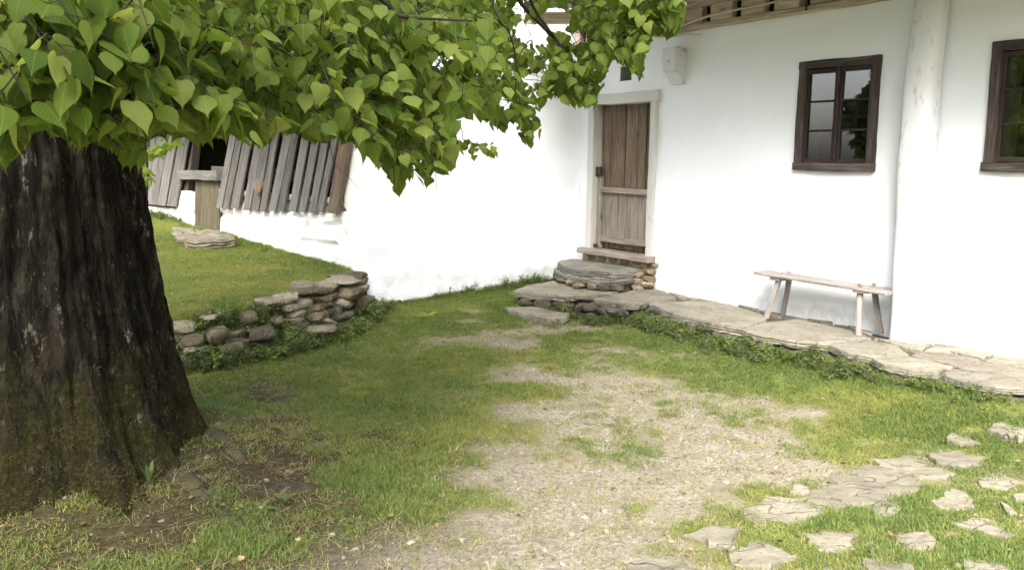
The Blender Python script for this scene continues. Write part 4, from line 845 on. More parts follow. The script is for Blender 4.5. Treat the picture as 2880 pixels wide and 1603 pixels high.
DPT = [(0, 2.0), (250, 2.25), (600, 2.6), (900, 3.0), (1100, 3.5), (1280, 4.3), (1400, 5.4), (1530, 5.7), (1680, 5.8), (1720, 5.2), (1920, 5.2)]
def Dm(x): return float(np.interp(x, *zip(*DPT)))
GAPS = [(1492,95,48,36),(1502,225,24,22),(1240,192,22,14),(1560,60,40,40),(1625,110,28,22),(1475,25,30,22),(1420,300,18,12),(1340,310,14,10)]
leaves = []; twigs = []; rs = random.Random(99)
def allowed(p, slack=6):
    q = project(p)
    if q is None: return True
    x, y = q
    if y > Bd(x)+slack: return False
    for gx_, gy_, a_, b_ in GAPS:
        if ((x-gx_)/a_)**2+((y-gy_)/b_)**2 < 1: return False
    return True
def put_leaf(att, size, az=None, hang=None, young=0.0):
    """att = where the petiole meets the blade; blade hangs down with its face turned outwards"""
    az = rs.uniform(0, 2*math.pi) if az is None else az; hang = rs.uniform(.35, 1.25) if hang is None else hang
    d = Vector((math.cos(az)*math.cos(hang), math.sin(az)*math.cos(hang), -math.sin(hang))); up_ = Vector((0, 0, 1)); side = d.cross(up_).normalized(); nrm = side.cross(d).normalized()
    roll = rs.gauss(0, .45); side2 = side*math.cos(roll)+nrm*math.sin(roll); nrm2 = side2.cross(d); 
    tip = att+d*size*1.12
    if not allowed(tip) or not allowed(att+d*size*.5+side2*size*.4, 2) or not allowed(att+d*size*.5-side2*size*.4, 2): return False
    m = Matrix((side2*size, d*size, nrm2*size)).transposed().to_4x4(); m.translation = att; q = project(att+d*size*.5)
    if q is None: return False
    vis = -100 < q[0] < 2980 and -60 < q[1] < 1700
    leaves.append((m, size, (att-Vector((0, 0, EYE))).length, vis)); return True
def spray(p0, dirv, n, size, ln):
    dirv = dirv.normalized(); side = dirv.cross(Vector((0, 0, 1))); side = side.normalized() if side.length > .01 else Vector((1, 0, 0)); pts = [p0+dirv*ln*f-Vector((0, 0, 1))*ln*.25*f*f for f in (0, .3, .6, 1)]; ok = 0
    for i in range(n):
        f = (i+.7)/n; c = p0+dirv*ln*f-Vector((0, 0, 1))*ln*.25*f*f; sg = 1 if i % 2 else -1; out = (side*sg*.8+dirv*.4+Vector((0, 0, -.2))).normalized(); pl = size*rs.uniform(.35, .6); a_ = c+out*pl
        az = math.atan2(out.y, out.x)+rs.gauss(0, .5)
        if put_leaf(a_, size*rs.uniform(.72, 1.15), az, rs.uniform(.25, 1.2)): twigs.append(tube([c, c.lerp(a_, .5)+Vector((0, 0, .004)), a_], .0011, 3, False)); ok += 1
    while len(pts) > 2 and not allowed(pts[-1], -25): pts.pop()
    if ok and allowed(pts[-1], -20) and allowed(pts[0], -20): twigs.append(tube(pts, [.0032, .0027, .002, .0012][:len(pts)], 4, False))
N_SPR = 980
for k in range(N_SPR):
    x = rs.uniform(-120, 1930); b_ = Bd(x); 
    if b_ < -30: continue
    y = rs.uniform(-110, b_-15); D = Dm(x); D = D+rs.random()**1.3*(1.15 if x < 450 else 2.0 if x < 1250 else 1.3)
    size = rs.uniform(.056, .086); p = atY(x, y, D); away = Vector((p.x-TREE[0], p.y-TREE[1], 0)).normalized()
    dv = (away*.8+Vector((rs.gauss(0, .6), rs.gauss(0, .6), rs.uniform(-.7, .1)))); spray(p-dv.normalized()*.1, dv, rs.randint(4, 7), size, rs.uniform(.18, .32))
for k in range(330):
    x = rs.uniform(1230, 1925) if k % 3 else rs.uniform(900, 1300); b_ = Bd(x)
    if b_ < -30: continue
    y = rs.uniform(-60, b_-10); D = Dm(x)+rs.random()*1.0; p = atY(x, y, D)
    spray(p, Vector((rs.gauss(.5, .6), rs.gauss(0, .6), rs.uniform(-.8, 0))), rs.randint(4, 7), rs.uniform(.055, .078), rs.uniform(.16, .28))
for k in range(420):
    x = rs.uniform(200, 1330); b_ = Bd(x); y = rs.uniform(-40, b_-25); D = rs.uniform(3.6, 5.6) if x > 520 else rs.uniform(2.6, 3.2); p = atY(x, y, D)
    spray(p, Vector((rs.gauss(.3, .7), rs.gauss(0, .6), rs.uniform(-.7, .1))), rs.randint(4, 7), rs.uniform(.055, .08), rs.uniform(.16, .28))
# leaves that draw the lower edge of the canopy
xx = -40
while xx < 1925:
    D = Dm(xx)+rs.uniform(-.05, .25); size = rs.uniform(.058, .084); spx = size*FOC/D; b_ = Bd(xx)
    if b_ > 20 and rs.random() > .16:
        b_ -= rs.choice([0, 0, 8, 22]) if xx < 1000 else 0
        for j in range(3):
            tip = atY(xx+rs.uniform(-.2, .2)*spx, b_-3-j*spx*.55, D+rs.uniform(0, .25)); hang = rs.uniform(1.0, 1.45); az = rs.uniform(math.pi, 2*math.pi)
            d = Vector((math.cos(az)*math.cos(hang), math.sin(az)*math.cos(hang), -math.sin(hang))); a_ = tip-d*size*1.14
            if put_leaf(a_, size, az, hang): twigs.append(tube([a_, a_+Vector((rs.uniform(-.01, .01), 0, .03)), a_+Vector((rs.uniform(-.02, .02), .01, .06))], .0011, 3, False))
    xx += spx*.42
# crown high above, shading the trunk and the near ground; never hanging into the open view
crown = []
for k in range(4900):
    a_ = rs.uniform(0, 2*math.pi); rr = 4.8*math.sqrt(rs.random()); z = 2.2+6.2*rs.random(); zz = (z-4.6)/3.8
    if rr > 5.0*math.sqrt(max(0, 1-zz*zz)): continue
    p = Vector((TREE[0]-.5+rr*math.cos(a_), TREE[1]-.9+rr*math.sin(a_), z))
    if p.length < 1.2 or (p.y < 1.2 and p.x > .9) or (p-Vector((0, 0, EYE))).length < 1.0: continue
    if float(vnoise(p.x*.9, p.y*.9, p.z*.9)) < -.08: continue
    q = project(p)
    if q is not None and -300 < q[0] < 3200 and q[1] > -90: continue
    crown.append(p)
vis = sorted([l for l in leaves if l[3]], key=lambda l: -l[1]/l[2]); rest = vis[295:]+[l for l in leaves if not l[3]]
for m, s_, d_, v_ in vis[:295]:
    obj('leaf', leaf_meshes[rs.randrange(10)], tree, m)
def merge_leaves(name, mats, mat, tmpls, parent):
    Vs, Fs, U, Rn = [], [], [], []; o_ = 0
    for m in mats:
        V, F, uv = tmpls[rs.randrange(len(tmpls))]; A = np.array(m); Vs.append(V @ A[:3, :3].T+A[:3, 3]); Fs.append(np.array(F)+o_); U.append(uv); Rn.append(np.full(len(V), rs.random())); o_ += len(V)
    me = mesh(name, np.concatenate(Vs), np.concatenate(Fs), mat, True); at = me.attributes.new('leafuv', 'FLOAT_VECTOR', 'POINT'); at.data.foreach_set('vector', np.concatenate(U).astype(np.float32).ravel())
    at = me.attributes.new('rnd', 'FLOAT', 'POINT'); at.data.foreach_set('value', np.concatenate(Rn).astype(np.float32))
    o = obj(name, me, parent); o['kind'] = 'stuff'; return o
merge_leaves('foliage', [l[0] for l in rest], M_LEAF, LT, tree)
quadT = [(np.array([(-.5, .35, -.05), (0, 0, 0), (.5, .35, -.05), (0, 1.0, -.15)]), [(1, 2, 3), (1, 3, 0)], np.array([(-.4, .3, 0), (0, 0, 0), (.4, .3, 0), (0, 1, 0)]))]
def rmat(p, s): m = Euler((rs.uniform(-2.6, -.4), rs.uniform(-.6, .6), rs.uniform(0, 6.28))).to_matrix().to_4x4() @ Matrix.Scale(s, 4); m.translation = p; return m
cm_ = []
for p in crown:
    for j in range(7):
        q = p+Vector((rs.gauss(0, .14), rs.gauss(0, .14), rs.gauss(0, .1))); pr = project(q)
        if pr is not None and -400 < pr[0] < 3300 and pr[1] > (-60 if q.y > 5 else -260 if q.y > 3 else -900): continue
        cm_.append(rmat(q, rs.uniform(.09, .14)))
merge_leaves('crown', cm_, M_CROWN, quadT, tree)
V, F = join(twigs); o = obj('twigs', mesh('twigs', V, F, M_TWIGB), tree); o['kind'] = 'stuff'
# light young shoots on a thin sapling behind the trunk
sap = thing('sapling', 'thin sapling with small yellow-green leaves behind the right side of the trunk', 'sapling', atY(418, 600, 6.6)+Vector((0, 0, -.75)))
b0 = MW[sap].translation; tw = [tube(spline([Vector((b0.x, b0.y, .2)), b0+Vector((-.03, 0, .5)), atY(415, 480, 6.6), atY(410, 400, 6.6)], 18), list(np.linspace(.012, .005, 19)), 6)]; sm = []
for (x0, y0, x1, y1, n) in [(408, 470, 425, 505, 26), (408, 430, 500, 400, 70), (410, 440, 460, 420, 30), (395, 500, 420, 512, 16)]:
    tw.append(tube([atY(x0, y0+6, 6.6), atY(x1, y1, 6.6)], .003, 4))
    for k in range(n): f = rs.random(); sm.append(rmat(atY(x0+(x1-x0)*f+rs.gauss(0, 5), y0+(y1-y0)*f+rs.gauss(0, 7), 6.6+rs.uniform(-.12, .12)), rs.uniform(.03, .045)))
V, F = join(tw); obj('stem', mesh('stem', V, F, M_TWIGB, True), sap); merge_leaves('foliage', sm, M_LEAFY, LT, sap)
# small bright shoot dangling before the white wall: one more twig of the linden
sm = []
for k in range(46):
    f = rs.random(); x = 1276+117*f; y = 400+26*f+rs.gauss(0, 9); sm.append(rmat(atY(x, y, 4.95+rs.uniform(-.05, .05)), rs.uniform(.03, .045)))
merge_leaves('shoot', sm, M_LEAFY, LT, tree)

# ------------------------------------------------------------------ trees beyond the yard (some show in the window panes, the last five only block sky light)
def far_tree(name, label, x, y, h, r, z0, conifer, mat, n):
    t = thing(name, label, 'tree', (x, y, .3)); V, F = tube([(x, y, 0), (x, y, h*.5), (x, y, h*.95)], [r*.07, r*.05, .02], 8); obj('trunk', mesh('trunk', V, F, M_BARK, True), t); ms = []
    for k in range(n):
        f = rs.random(); a_ = rs.uniform(0, 6.28)
        if conifer:
            z = z0+(h-z0)*f; lay = (z*1.4) % 1; rr = r*(1-f)**.8*(.45+.55*lay)*math.sqrt(rs.random())+.1; p = Vector((x+rr*math.cos(a_), y+rr*math.sin(a_), z-.25*rr))
        else:
            u_ = rs.uniform(-1, 1); q = (1-u_*u_)**.5*rs.random()**.4; p = Vector((x+r*q*math.cos(a_), y+r*q*math.sin(a_), z0+(h-z0)*(u_+1)/2))
            if float(vnoise(p.x*.7, p.y*.7, p.z*.7)) < -.3: continue
        ms.append(rmat(p, rs.uniform(.25, .45)))
    merge_leaves('crown', ms, mat, quadT, t)
far_tree('spruce_tree', 'tall dark spruce beyond the yard, mirrored in the right half of the window', -24, 4.6, 9.5, 2.0, 1.2, True, M_CONIF, 5200)
far_tree('broadleaf_tree', 'rounded dark broadleaf tree beyond the yard, mirrored low in the window', -21, 6.0, 4.8, 1.7, .8, False, M_FAR, 3800)
far_tree('broadleaf_tree', 'wide dark broadleaf tree left of the spruce beyond the yard', -23, 2.2, 6.2, 2.6, .8, False, M_FAR, 5200)

for i, (x_, y_, h_, r_, lab) in enumerate([(-19, -12, 10, 4.5, 'broad unseen tree added to the south west to block low sky light'), (-13, -19, 11, 5, 'tall full unseen tree, second from the west, added to block low sky light'), (-4, -22, 10, 5, 'round unseen tree added behind the middle of the yard to block low sky light'), (6, -20, 11, 5, 'tall unseen tree added behind the yard towards the house to block low sky light'), (-24, -5, 8, 3.2, 'lower unseen tree added west of the yard to block low sky light')]):
    far_tree('broadleaf_tree', lab, x_, y_, h_, r_, 1.0, False, M_FAR, 4200)  # unseen trees, added to keep low sky light off the upper walls
# ------------------------------------------------------------------ grass, weeds, pebbles, straw
def gn_scatter(name, P, rot, scl, var, sources, label=None):
    me = bpy.data.meshes.new(name); me.vertices.add(len(P)); me.vertices.foreach_set('co', P.astype(np.float32).ravel())
    for nm, ty, arr, key in (('rot', 'FLOAT_VECTOR', rot, 'vector'), ('scl', 'FLOAT_VECTOR', scl, 'vector'), ('var', 'INT', var, 'value')):
        at = me.attributes.new(nm, ty, 'POINT'); at.data.foreach_set(key, arr.astype(np.int32 if ty == 'INT' else np.float32).ravel())
    o = obj(name, me); o['kind'] = 'stuff'
    if label: o['label'] = label
    ng = bpy.data.node_groups.new(name+'_scatter', 'GeometryNodeTree'); ng.interface.new_socket('Geometry', in_out='INPUT', socket_type='NodeSocketGeometry'); ng.interface.new_socket('Geometry', in_out='OUTPUT', socket_type='NodeSocketGeometry')
    gi = ng.nodes.new('NodeGroupInput'); go = ng.nodes.new('NodeGroupOutput'); jn = ng.nodes.new('GeometryNodeJoinGeometry')
    def na(nm, ty):
        n = ng.nodes.new('GeometryNodeInputNamedAttribute'); n.data_type = ty; n.inputs['Name'].default_value = nm; return n.outputs['Attribute']
    ra, sc_, va = na('rot', 'FLOAT_VECTOR'), na('scl', 'FLOAT_VECTOR'), na('var', 'INT')
    for i, src in enumerate(sources):
        oi = ng.nodes.new('GeometryNodeObjectInfo'); oi.inputs['Object'].default_value = src; oi.inputs['As Instance'].default_value = True
        cmp_ = ng.nodes.new('FunctionNodeCompare'); cmp_.data_type = 'INT'; cmp_.operation = 'EQUAL'; ng.links.new(va, cmp_.inputs[2]); cmp_.inputs[3].default_value = i
        ip = ng.nodes.new('GeometryNodeInstanceOnPoints'); ng.links.new(gi.outputs[0], ip.inputs['Points']); ng.links.new(cmp_.outputs[0], ip.inputs['Selection']); ng.links.new(oi.outputs['Geometry'], ip.inputs['Instance'])
        ng.links.new(ra, ip.inputs['Rotation']); ng.links.new(sc_, ip.inputs['Scale']); ng.links.new(ip.outputs[0], jn.inputs[0])
    ng.links.new(jn.outputs[0], go.inputs[0]); md = o.modifiers.new('scatter', 'NODES'); md.node_group = ng; return o
def tuft(seed, n, rad_, h, w, lean, mat, flat_=0.0):
    r_ = random.Random(seed); V = []; F = []; Rn = []
    for k in range(n):
        a_ = r_.uniform(0, 6.28); q = rad_*math.sqrt(r_.random()); bx, by = q*math.cos(a_), q*math.sin(a_); la = r_.uniform(0, 6.28); hh = h*r_.uniform(.5, 1.15); le = hh*lean*r_.uniform(.3, 1.4)+flat_*hh
        sd = Vector((-math.sin(la), math.cos(la), 0)); dx, dy = math.cos(la)*le, math.sin(la)*le; o_ = len(V); hz = hh*(1-.6*flat_)
        for f, ww in ((0, 1), (.45, .85), (.8, .5)):
            c = Vector((bx+dx*f*f, by+dy*f*f, hz*f*(1-.15*f*lean))); V += [c-sd*w*ww/2, c+sd*w*ww/2]
        V.append(Vector((bx+dx, by+dy, hz*(1-.15*lean)))); F += [(o_, o_+1, o_+3, o_+2), (o_+2, o_+3, o_+5, o_+4), (o_+4, o_+5, o_+6)]; Rn += [r_.random()*.45]*7
    me = mesh('tuft', V, F, mat, False); at = me.attributes.new('rnd', 'FLOAT', 'POINT'); at.data.foreach_set('value', np.array(Rn, np.float32)); return bpy.data.objects.new('tuft', me)
def inpoly(x, y, P):
    c = np.zeros(x.shape, bool); j = len(P)-1
    for i in range(len(P)):
        xi, yi = P[i]; xj, yj = P[j]; c ^= ((yi > y) != (yj > y)) & (x < (xj-xi)*(y-yi)/(yj-yi+1e-12)+xi); j = i
    return c
def blocked(x, y, m=0.0):
    d1 = (NV.x*x+NV.y*y) > DW-.01; u = (x-BC.x)*MV.x+(y-BC.y)*MV.y; vv = (x-BC.x)*MN.x+(y-BC.y)*MN.y; d2 = (vv < .02) & (u > -.0)
    sb_ = (x-BC.x)*SB.x+(y-BC.y)*SB.y; ob = -((x-BC.x)*NB.x+(y-BC.y)*NB.y); d3 = (ob < .03) & (sb_ < .05)
    b_ = d1 | d2 | d3 | inpoly(x, y, [(p.x, p.y) for p in edge]+[tuple(HW(-1.5, .9, 0)[:2]), tuple(HW(-1.5, 0, 0)[:2]), tuple(HW(-8.3, 0, 0)[:2])])
    b_ |= np.hypot(x-TREE[0], y-TREE[1]) < .66
    for P in FLAGP:
        c = np.mean(P, axis=0); b_ |= inpoly(x, y, [tuple(c+(np.array(p)-c)*1.0) for p in P])
    return b_
def inview(x, y, z, mg=650):
    fx = y*cp-(z-EYE)*sp; r0 = x; u0 = (y*sp+(z-EYE)*cp); px = 1440+FOC*(r0*cr+u0*sr)/np.maximum(fx, .1); py = 801.5-FOC*(-r0*sr+u0*cr)/np.maximum(fx, .1)
    return (fx > .3) & (px > -mg) & (px < 2880+mg) & (py < 1603+mg)
def field(n, x0, x1, y0, y1): return rng.uniform(x0, x1, n), rng.uniform(y0, y1, n)
# mown lawn: short tufts, thinning out with the surveyed cover
x, y = field(390000, -7.5, 5.2, 2.2, 13.5); z = zg(x, y); cv = cover(x, y); hm = humus(x, y); cl = fbm(x*5, y*5, 6, 3); cl2 = fbm(x*1.6, y*1.6, 9, 2)
cl3 = fbm(x*14, y*14, 7, 2); pr = sstep(.13, .85, cv+.75*cl+.22*cl2+.6*cl3)*(.22+.78*cv); near = 1/(1+np.maximum(0, np.hypot(x, y)-7)*.18)
k_ = (rng.random(len(x)) < pr*near) & inview(x, y, z) & ~blocked(x, y); x, y, z, cv, cl, hm = (q[k_] for q in (x, y, z, cv, cl, hm))
n = len(x); rot = np.stack([rng.normal(0, .12, n), rng.normal(0, .12, n), rng.uniform(0, 6.28, n)], 1)
dF, aF = seg_dist(x, y, FOOT); ss = x*SV.x+y*SV.y; oo = DW-(x*NV.x+y*NV.y)
u_ = (x-BC.x)*MV.x+(y-BC.y)*MV.y; vv_ = (x-BC.x)*MN.x+(y-BC.y)*MN.y
sb_ = (x-BC.x)*SB.x+(y-BC.y)*SB.y; ob_ = -((x-BC.x)*NB.x+(y-BC.y)*NB.y)
tall = 1+1.6*np.exp(-np.maximum(vv_, 0)/.12)*(u_ > 0)*(u_ < 2.6)+1.3*np.exp(-np.maximum(ob_, 0)/.18)*(sb_ < 0)+.9*np.exp(-(np.abs(dF+.05)/.15)**2)
hs_s = tall*(.55+.55*cv)*(1+.35*cl)*rng.uniform(.75, 1.25, n)*np.where(dF > .5, .9, 1)
scl = np.stack([.8+.3*rng.random(n)]*2+[hs_s], 1); dk = np.clip(.42+.35*sstep(1.0, 2.4, x)*sstep(.75, .95, cv)-.3*(dF > .3)+.9*fbm(x*1.1, y*1.1, 21, 2)+.3*cl, .05, .95); var = np.where(rng.random(n) > dk, np.where(rng.random(n) < .5, 0, 1), 2); var = np.where(rng.random(n) < .10+.22*(1-cv), 3, var)
src = [tuft(1, 24, .055, .021, .0034, .7, M_GRASS), tuft(2, 24, .055, .025, .0032, .9, M_GRASS), tuft(3, 24, .055, .030, .0034, .8, M_GRASSD), tuft(4, 12, .06, .018, .003, 1.4, M_STRAW, .5)]
gn_scatter('grass', np.stack([x, y, z-.003], 1), rot, scl, var, src, 'short lawn grass, thinning over the trodden yard'); NG = n
# moss-like low green specks and dead blades on the bare ground
x, y = field(70000, -3.5, 3.8, 2.8, 8.8); z = zg(x, y); cv = cover(x, y); cl = fbm(x*9, y*9, 16, 3); k_ = inview(x, y, z) & ~blocked(x, y) & (rng.random(len(x)) < (.35+1.2*np.maximum(cl, 0)-.15*humus(x, y))*(1-.5*cv)); x, y, z = x[k_], y[k_], z[k_]; n = len(x)
gn_scatter('dead_blades', np.stack([x, y, z], 1), np.stack([rng.normal(0, .1, n), rng.normal(0, .1, n), rng.uniform(0, 6.28, n)], 1), np.stack([rng.uniform(.6, 1.3, n)]*3, 1), rng.integers(0, 3, n), [tuft(8, 5, .05, .035, .0028, 1.6, M_STRAW, .8), tuft(9, 6, .05, .02, .003, .9, M_GRASS), tuft(10, 4, .06, .045, .0022, 1.8, M_STRAW, .9)], 'dry blades and sparse sprouts on bare ground')
# pebbles
peb = []
M_PEB = stone('pebble', (.22, .19, .15), (.34, .30, .24), (.48, .44, .37), 0)
for s_ in range(3): peb.append(bpy.data.objects.new('pebble', rock_mesh('pebble', .019, .015, .010, s_*7.7, M_PEB, .2, 1, .12)))
x, y = field(60000, -3.2, 3.8, 2.8, 8.6); z = zg(x, y); cv = cover(x, y); k_ = inview(x, y, z) & ~blocked(x, y) & (rng.random(len(x)) < np.clip(1-cv, 0, 1)**1.3*.9*(1-.93*humus(x, y))); x, y, z = x[k_], y[k_], z[k_]; n = len(x); sc = np.exp(rng.normal(-.45, .62, n))[:, None]*np.ones(3)
gn_scatter('gravel', np.stack([x, y, z], 1), rng.uniform(0, 6.28, (n, 3))*[.1, .1, 1], np.minimum(sc, 3.2), rng.integers(0, 3, n), peb, 'loose gravel on the trodden earth')
# leafy weeds along the foot of the terrace and over the dry stone wall
def weed(seed, n, h, spread, lw, ll, mat, arch=.5):
    r_ = random.Random(seed); Ls = []; Rn = []
    for k in range(n):
        a_ = r_.uniform(0, 6.28); d = Vector((math.cos(a_)*spread*r_.uniform(.3, 1), math.sin(a_)*spread*r_.uniform(.3, 1), h*r_.uniform(.5, 1.1))); pts = [Vector((0, 0, 0)), d*.5+Vector((0, 0, .15*h*arch)), d]
        Ls.append(tube(pts, [.0018, .0014, .0008], 3, False)); Rn += [.3]*9
        for j in range(6):
            f = .25+.75*j/5; c = pts[0].lerp(pts[2], f)+Vector((0, 0, .15*h*arch*math.sin(f*3.1))); b_ = r_.uniform(0, 6.28); o = Vector((math.cos(b_), math.sin(b_), r_.uniform(-.4, .5))).normalized(); s_ = o.cross(Vector((0, 0, 1))).normalized(); l_ = ll*r_.uniform(.6, 1.2)
            Ls.append(([c, c+o*l_*.45+s_*lw/2, c+o*l_-Vector((0, 0, l_*.2)), c+o*l_*.45-s_*lw/2], [(0, 1, 2, 3)])); Rn += [r_.random()]*4
    V, F = join(Ls); me = mesh('weed', V, F, mat); at = me.attributes.new('rnd', 'FLOAT', 'POINT'); at.data.foreach_set('value', np.array(Rn, np.float32)*.6); return bpy.data.objects.new('weed', me)
wsrc = [weed(1, 9, .13, .09, .018, .035, M_WEED), weed(2, 11, .10, .12, .013, .045, M_WEED), weed(3, 7, .16, .06, .026, .04, M_GRASSD), tuft(31, 26, .05, .12, .004, .9, M_GRASSD), weed(5, 8, .08, .13, .016, .03, M_LEAFY), tuft(33, 18, .06, .09, .003, 1.3, M_STRAW, .3)]
pts = []; sc = []; vr = []
for k in range(950):
    d = rng.uniform(.45, tot*.97); p, dr_ = walk(edge, d); nrm = Vector((dr_.y, -dr_.x, 0)); nrm = nrm if nrm.dot(NV) < 0 else -nrm
    dens = .35 if d < 1.1 else 1.0
    if rng.random() > dens: continue
    q = p+nrm*(.05+abs(rng.normal(0, .10))); pts.append((q.x, q.y, float(zg(q.x, q.y)))); sc.append(rng.uniform(.45, 1.05)*(1 if d < tot*.8 else .75)); vr.append(rng.choice([0, 1, 2, 3, 4, 5], p=[.16, .2, .08, .40, .08, .08]))
for k in range(2000):
    d = rng.uniform(.5, 4.6); p, dr_ = walk(fp, d); inn = Vector((-dr_.y, dr_.x, 0))
    if float(seg_dist(np.array(p.x+inn.x*.2), np.array(p.y+inn.y*.2), FOOT)[0]) < 0: inn = -inn
    if d < 1.7 and rng.random() < .6: continue
    o_ = rng.uniform(-.24, .26) if d > 1.5 else rng.uniform(-.2, .02)
    q = p+inn*o_; pts.append((q.x, q.y, float(zg(q.x, q.y))+(.03 if o_ > .1 else 0))); sc.append(rng.uniform(.5, 1.15)); vr.append(rng.choice([0, 1, 2, 3, 4, 5], p=[.17, .20, .08, .22, .11, .22]))
for k in range(420):                                            # taller growth along the middle wall and the barn foot
    if k < 230: u = rng.uniform(.05, 2.35); q = BC+MV*u+MN*abs(rng.normal(.03, .07)); s_ = .5+.5*(u/2.3)
    else: u = rng.uniform(0, 6.5); q = BWp(-u, .05+abs(rng.normal(0, .12)), 0); s_ = .55+(.6 if u > 4.5 else 0)
    pts.append((q.x, q.y, float(zg(q.x, q.y)))); sc.append(s_*rng.uniform(.5, 1.1)); vr.append(rng.choice([1, 2, 3], p=[.15, .1, .75]))
pts = np.array(pts); n = len(pts); gn_scatter('weeds', pts, np.stack([rng.normal(0, .15, n), rng.normal(0, .15, n), rng.uniform(0, 6.28, n)], 1), np.array(sc)[:, None]*np.ones(3), np.array(vr), wsrc, 'tangled weeds and long grass along the foot of terrace, walls and stones')
# fallen bud scales and dry stalks on and around the trunk foot
x, y = field(5000, -3.2, -.6, 2.9, 5.2); z = zg(x, y); k_ = (np.hypot(x-TREE[0], y-TREE[1]) < 1.7) & (rng.random(len(x)) < .55) & (np.hypot(x-TREE[0], y-TREE[1]) > .8); x, y, z = x[k_], y[k_], z[k_]; n = len(x)
gn_scatter('litter', np.stack([x, y, z+.004], 1), np.stack([rng.normal(0, .2, n), rng.normal(0, .2, n), rng.uniform(0, 6.28, n)], 1), np.stack([rng.uniform(.5, 1.2, n)]*3, 1), rng.integers(0, 2, n), [tuft(18, 4, .04, .03, .0022, 2.0, M_STRAW, 1.0), tuft(19, 3, .05, .04, .002, 2.0, foliage_mat('bud_scale', [(0, (.16, .08, .05)), (1, (.32, .19, .12))], .1), 1.0)], 'dry stalks and bud scales strewn round the trunk')
x, y = field(2600, -3.2, 3.8, 2.8, 8.6); z = zg(x, y); k_ = inview(x, y, z) & ~blocked(x, y) & (rng.random(len(x)) < .25+.5*humus(x, y)); x, y, z = x[k_], y[k_], z[k_]; n = len(x)
M_SCRAP = foliage_mat('dead_leaf', [(0, (.08, .05, .025)), (.6, (.2, .13, .06)), (1, (.32, .24, .12))], .1)
scr = []
for s_ in range(2):
    V, F, uv = LT[s_]; W_ = V*.022; W_[:, 2] = .004+.35*np.abs(W_[:, 0])+.15*np.abs(W_[:, 1]); scr.append(bpy.data.objects.new('dead_leaf', mesh('dead_leaf', W_.tolist(), F, M_SCRAP)))
gn_scatter('leaf_litter', np.stack([x, y, z+.008], 1), np.stack([rng.normal(0, .35, n), rng.normal(0, .35, n), rng.uniform(0, 6.28, n)], 1), np.stack([rng.uniform(.4, 1.2, n)]*3, 1), rng.integers(0, 2, n), scr, 'small dead leaf scraps blown over the yard')
kk = rng.integers(0, mT-41, 9000); jj = rng.integers(0, nT, 9000); q = np.stack([Xt[kk, jj], Yt[kk, jj], ZZ[kk, jj]], 1); dx_, dy_ = q[:, 0]-TREE[0], q[:, 1]-TREE[1]
gz = zg(q[:, 0], q[:, 1]); k_ = (q[:, 2] > gz-.02) & (rng.random(9000) < np.exp(-(q[:, 2]-gz)/.22)) & (dy_ < .5); q = q[k_]; dx_, dy_ = dx_[k_], dy_[k_]; n = len(q); az = np.arctan2(dy_, dx_)
gn_scatter('trunk_moss', q, np.stack([np.zeros(n), rng.normal(1.0, .25, n), az], 1), np.stack([rng.uniform(.35, .8, n)]*3, 1), rng.integers(0, 2, n), [tuft(41, 14, .05, .022, .003, .8, M_MOSSB), tuft(42, 9, .05, .03, .0022, 1.4, M_STRAWD)], 'moss and dry stalks clinging to the foot of the trunk')
# single plants that can be told apart
def broadleaf(px, py, label, n, L_, w_, up_, z=0., mat=M_WEED, cat='weed'):
    b_ = G(px, py, z); b_.z = float(zg(b_.x, b_.y)); t = thing('broadleaf_weed', label, cat, b_); r_ = random.Random(px)
    for k in range(n):
        a_ = 6.28*k/n+r_.uniform(-.3, .3); d = Vector((math.cos(a_), math.sin(a_), 0)); s_ = Vector((-d.y, d.x, 0)); e = up_*r_.uniform(.7, 1.2); V = []; F = []
        for i in range(7):
            f = i/6; c = b_+d*L_*f*math.cos(e)+Vector((0, 0, L_*(f*math.sin(e)-.35*f*f*math.cos(e))+.004)); ww = w_*math.sin(math.pi*min(1, f*.92+.04))**.8; V += [c-s_*ww/2+Vector((0, 0, ww*.25)), c, c+s_*ww/2+Vector((0, 0, ww*.25))]
        for i in range(6): F += [(i*3, i*3+1, i*3+4, i*3+3), (i*3+1, i*3+2, i*3+5, i*3+4)]
        obj('blade', mesh('blade', V, F, mat, True), t)
    return t
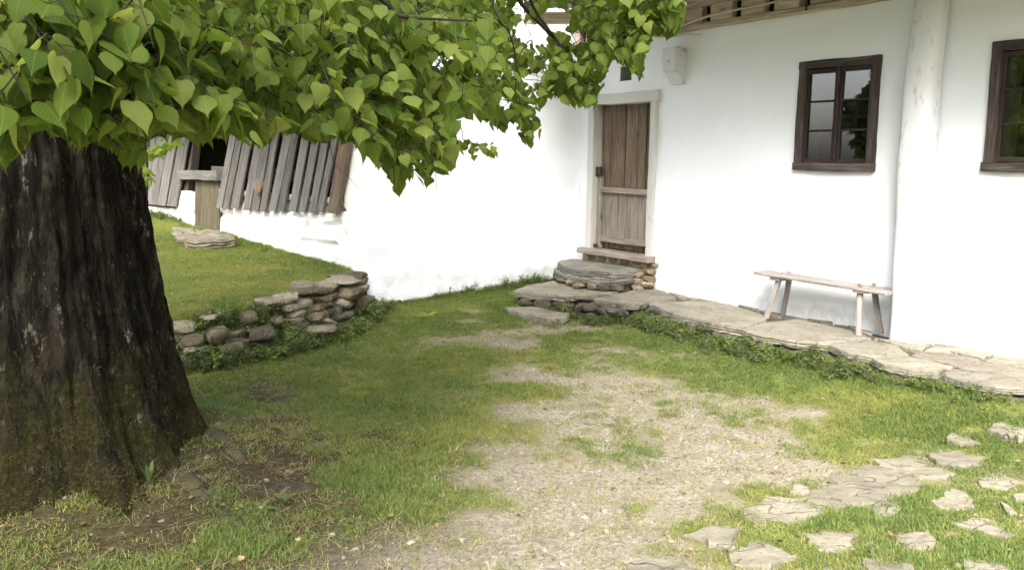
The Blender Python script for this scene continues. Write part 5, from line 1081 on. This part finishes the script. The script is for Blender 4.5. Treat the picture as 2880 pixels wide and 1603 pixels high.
broadleaf(425, 1445, 'upright dock leaves growing beside the long surface root of the tree', 4, .12, .022, 1.25)
broadleaf(735, 1450, 'low dandelion leaves on the bare ground right of the long root', 5, .10, .022, .45)
broadleaf(800, 1430, 'bushy green plantain between roots and lawn', 7, .085, .024, .8)
broadleaf(1200, 880, 'light green rosette in the grass before the middle of the white wall', 7, .16, .03, .6, .08, M_LEAFY)
broadleaf(1130, 850, 'small rosette near the foot of the white wall by the stone wall', 6, .13, .03, .7, .08)
fl = thing('dandelion', 'single yellow dandelion among the weeds below the long slab', 'flower', G(2028, 966, .05)); c0 = G(2028, 966, .08)
V, F = tube([(c0.x, c0.y, 0), c0], .003, 5); obj('stem', mesh('stem', V, F, M_WEED), fl); V, F = tube([c0, c0+Vector((0, 0, .012))], [.008, .022], 12); obj('flower_head', mesh('flower_head', V, F, M_YEL), fl)
# ribwort stalks with dark heads in front of the white wall
for i, (px, py, hh) in enumerate([(1372, 770, .3), (1340, 792, .22), (1262, 822, .14), (1098, 848, .12), (1420, 792, .2)]):
    q = G(px, 812 if px > 1300 else 840, .12); top_ = Vector((q.x+.01, q.y+.02, 0)); b_z = float(zg(q.x, q.y)); V, F = tube([(q.x, q.y, b_z), (q.x+.01, q.y, b_z+hh*.6), (q.x+.015, q.y, b_z+hh)], .0025, 5)
    t = thing('ribwort', ['tallest ribwort stalk with a dark head in the long grass before the white wall', 'ribwort stalk just left of the tallest one before the white wall', 'short ribwort stalk with a dark head near the middle of the white wall', 'leftmost and shortest ribwort stalk, close to the dry stone wall', 'rightmost ribwort stalk, beside the left end of the terrace'][i], 'plant', (q.x, q.y, b_z), 'ribwort stalks by the white wall'); obj('stalk', mesh('stalk', V, F, M_WEED), t)
    V, F = tube([(q.x+.015, q.y, b_z+hh), (q.x+.016, q.y, b_z+hh+.02), (q.x+.017, q.y, b_z+hh+.04)], [.004, .009, .003], 7); obj('seed_head', mesh('seed_head', V, F, M_IRON), t)
print('grass tufts', NG, 'leaves', len(leaves), 'objects', len(scene.objects))
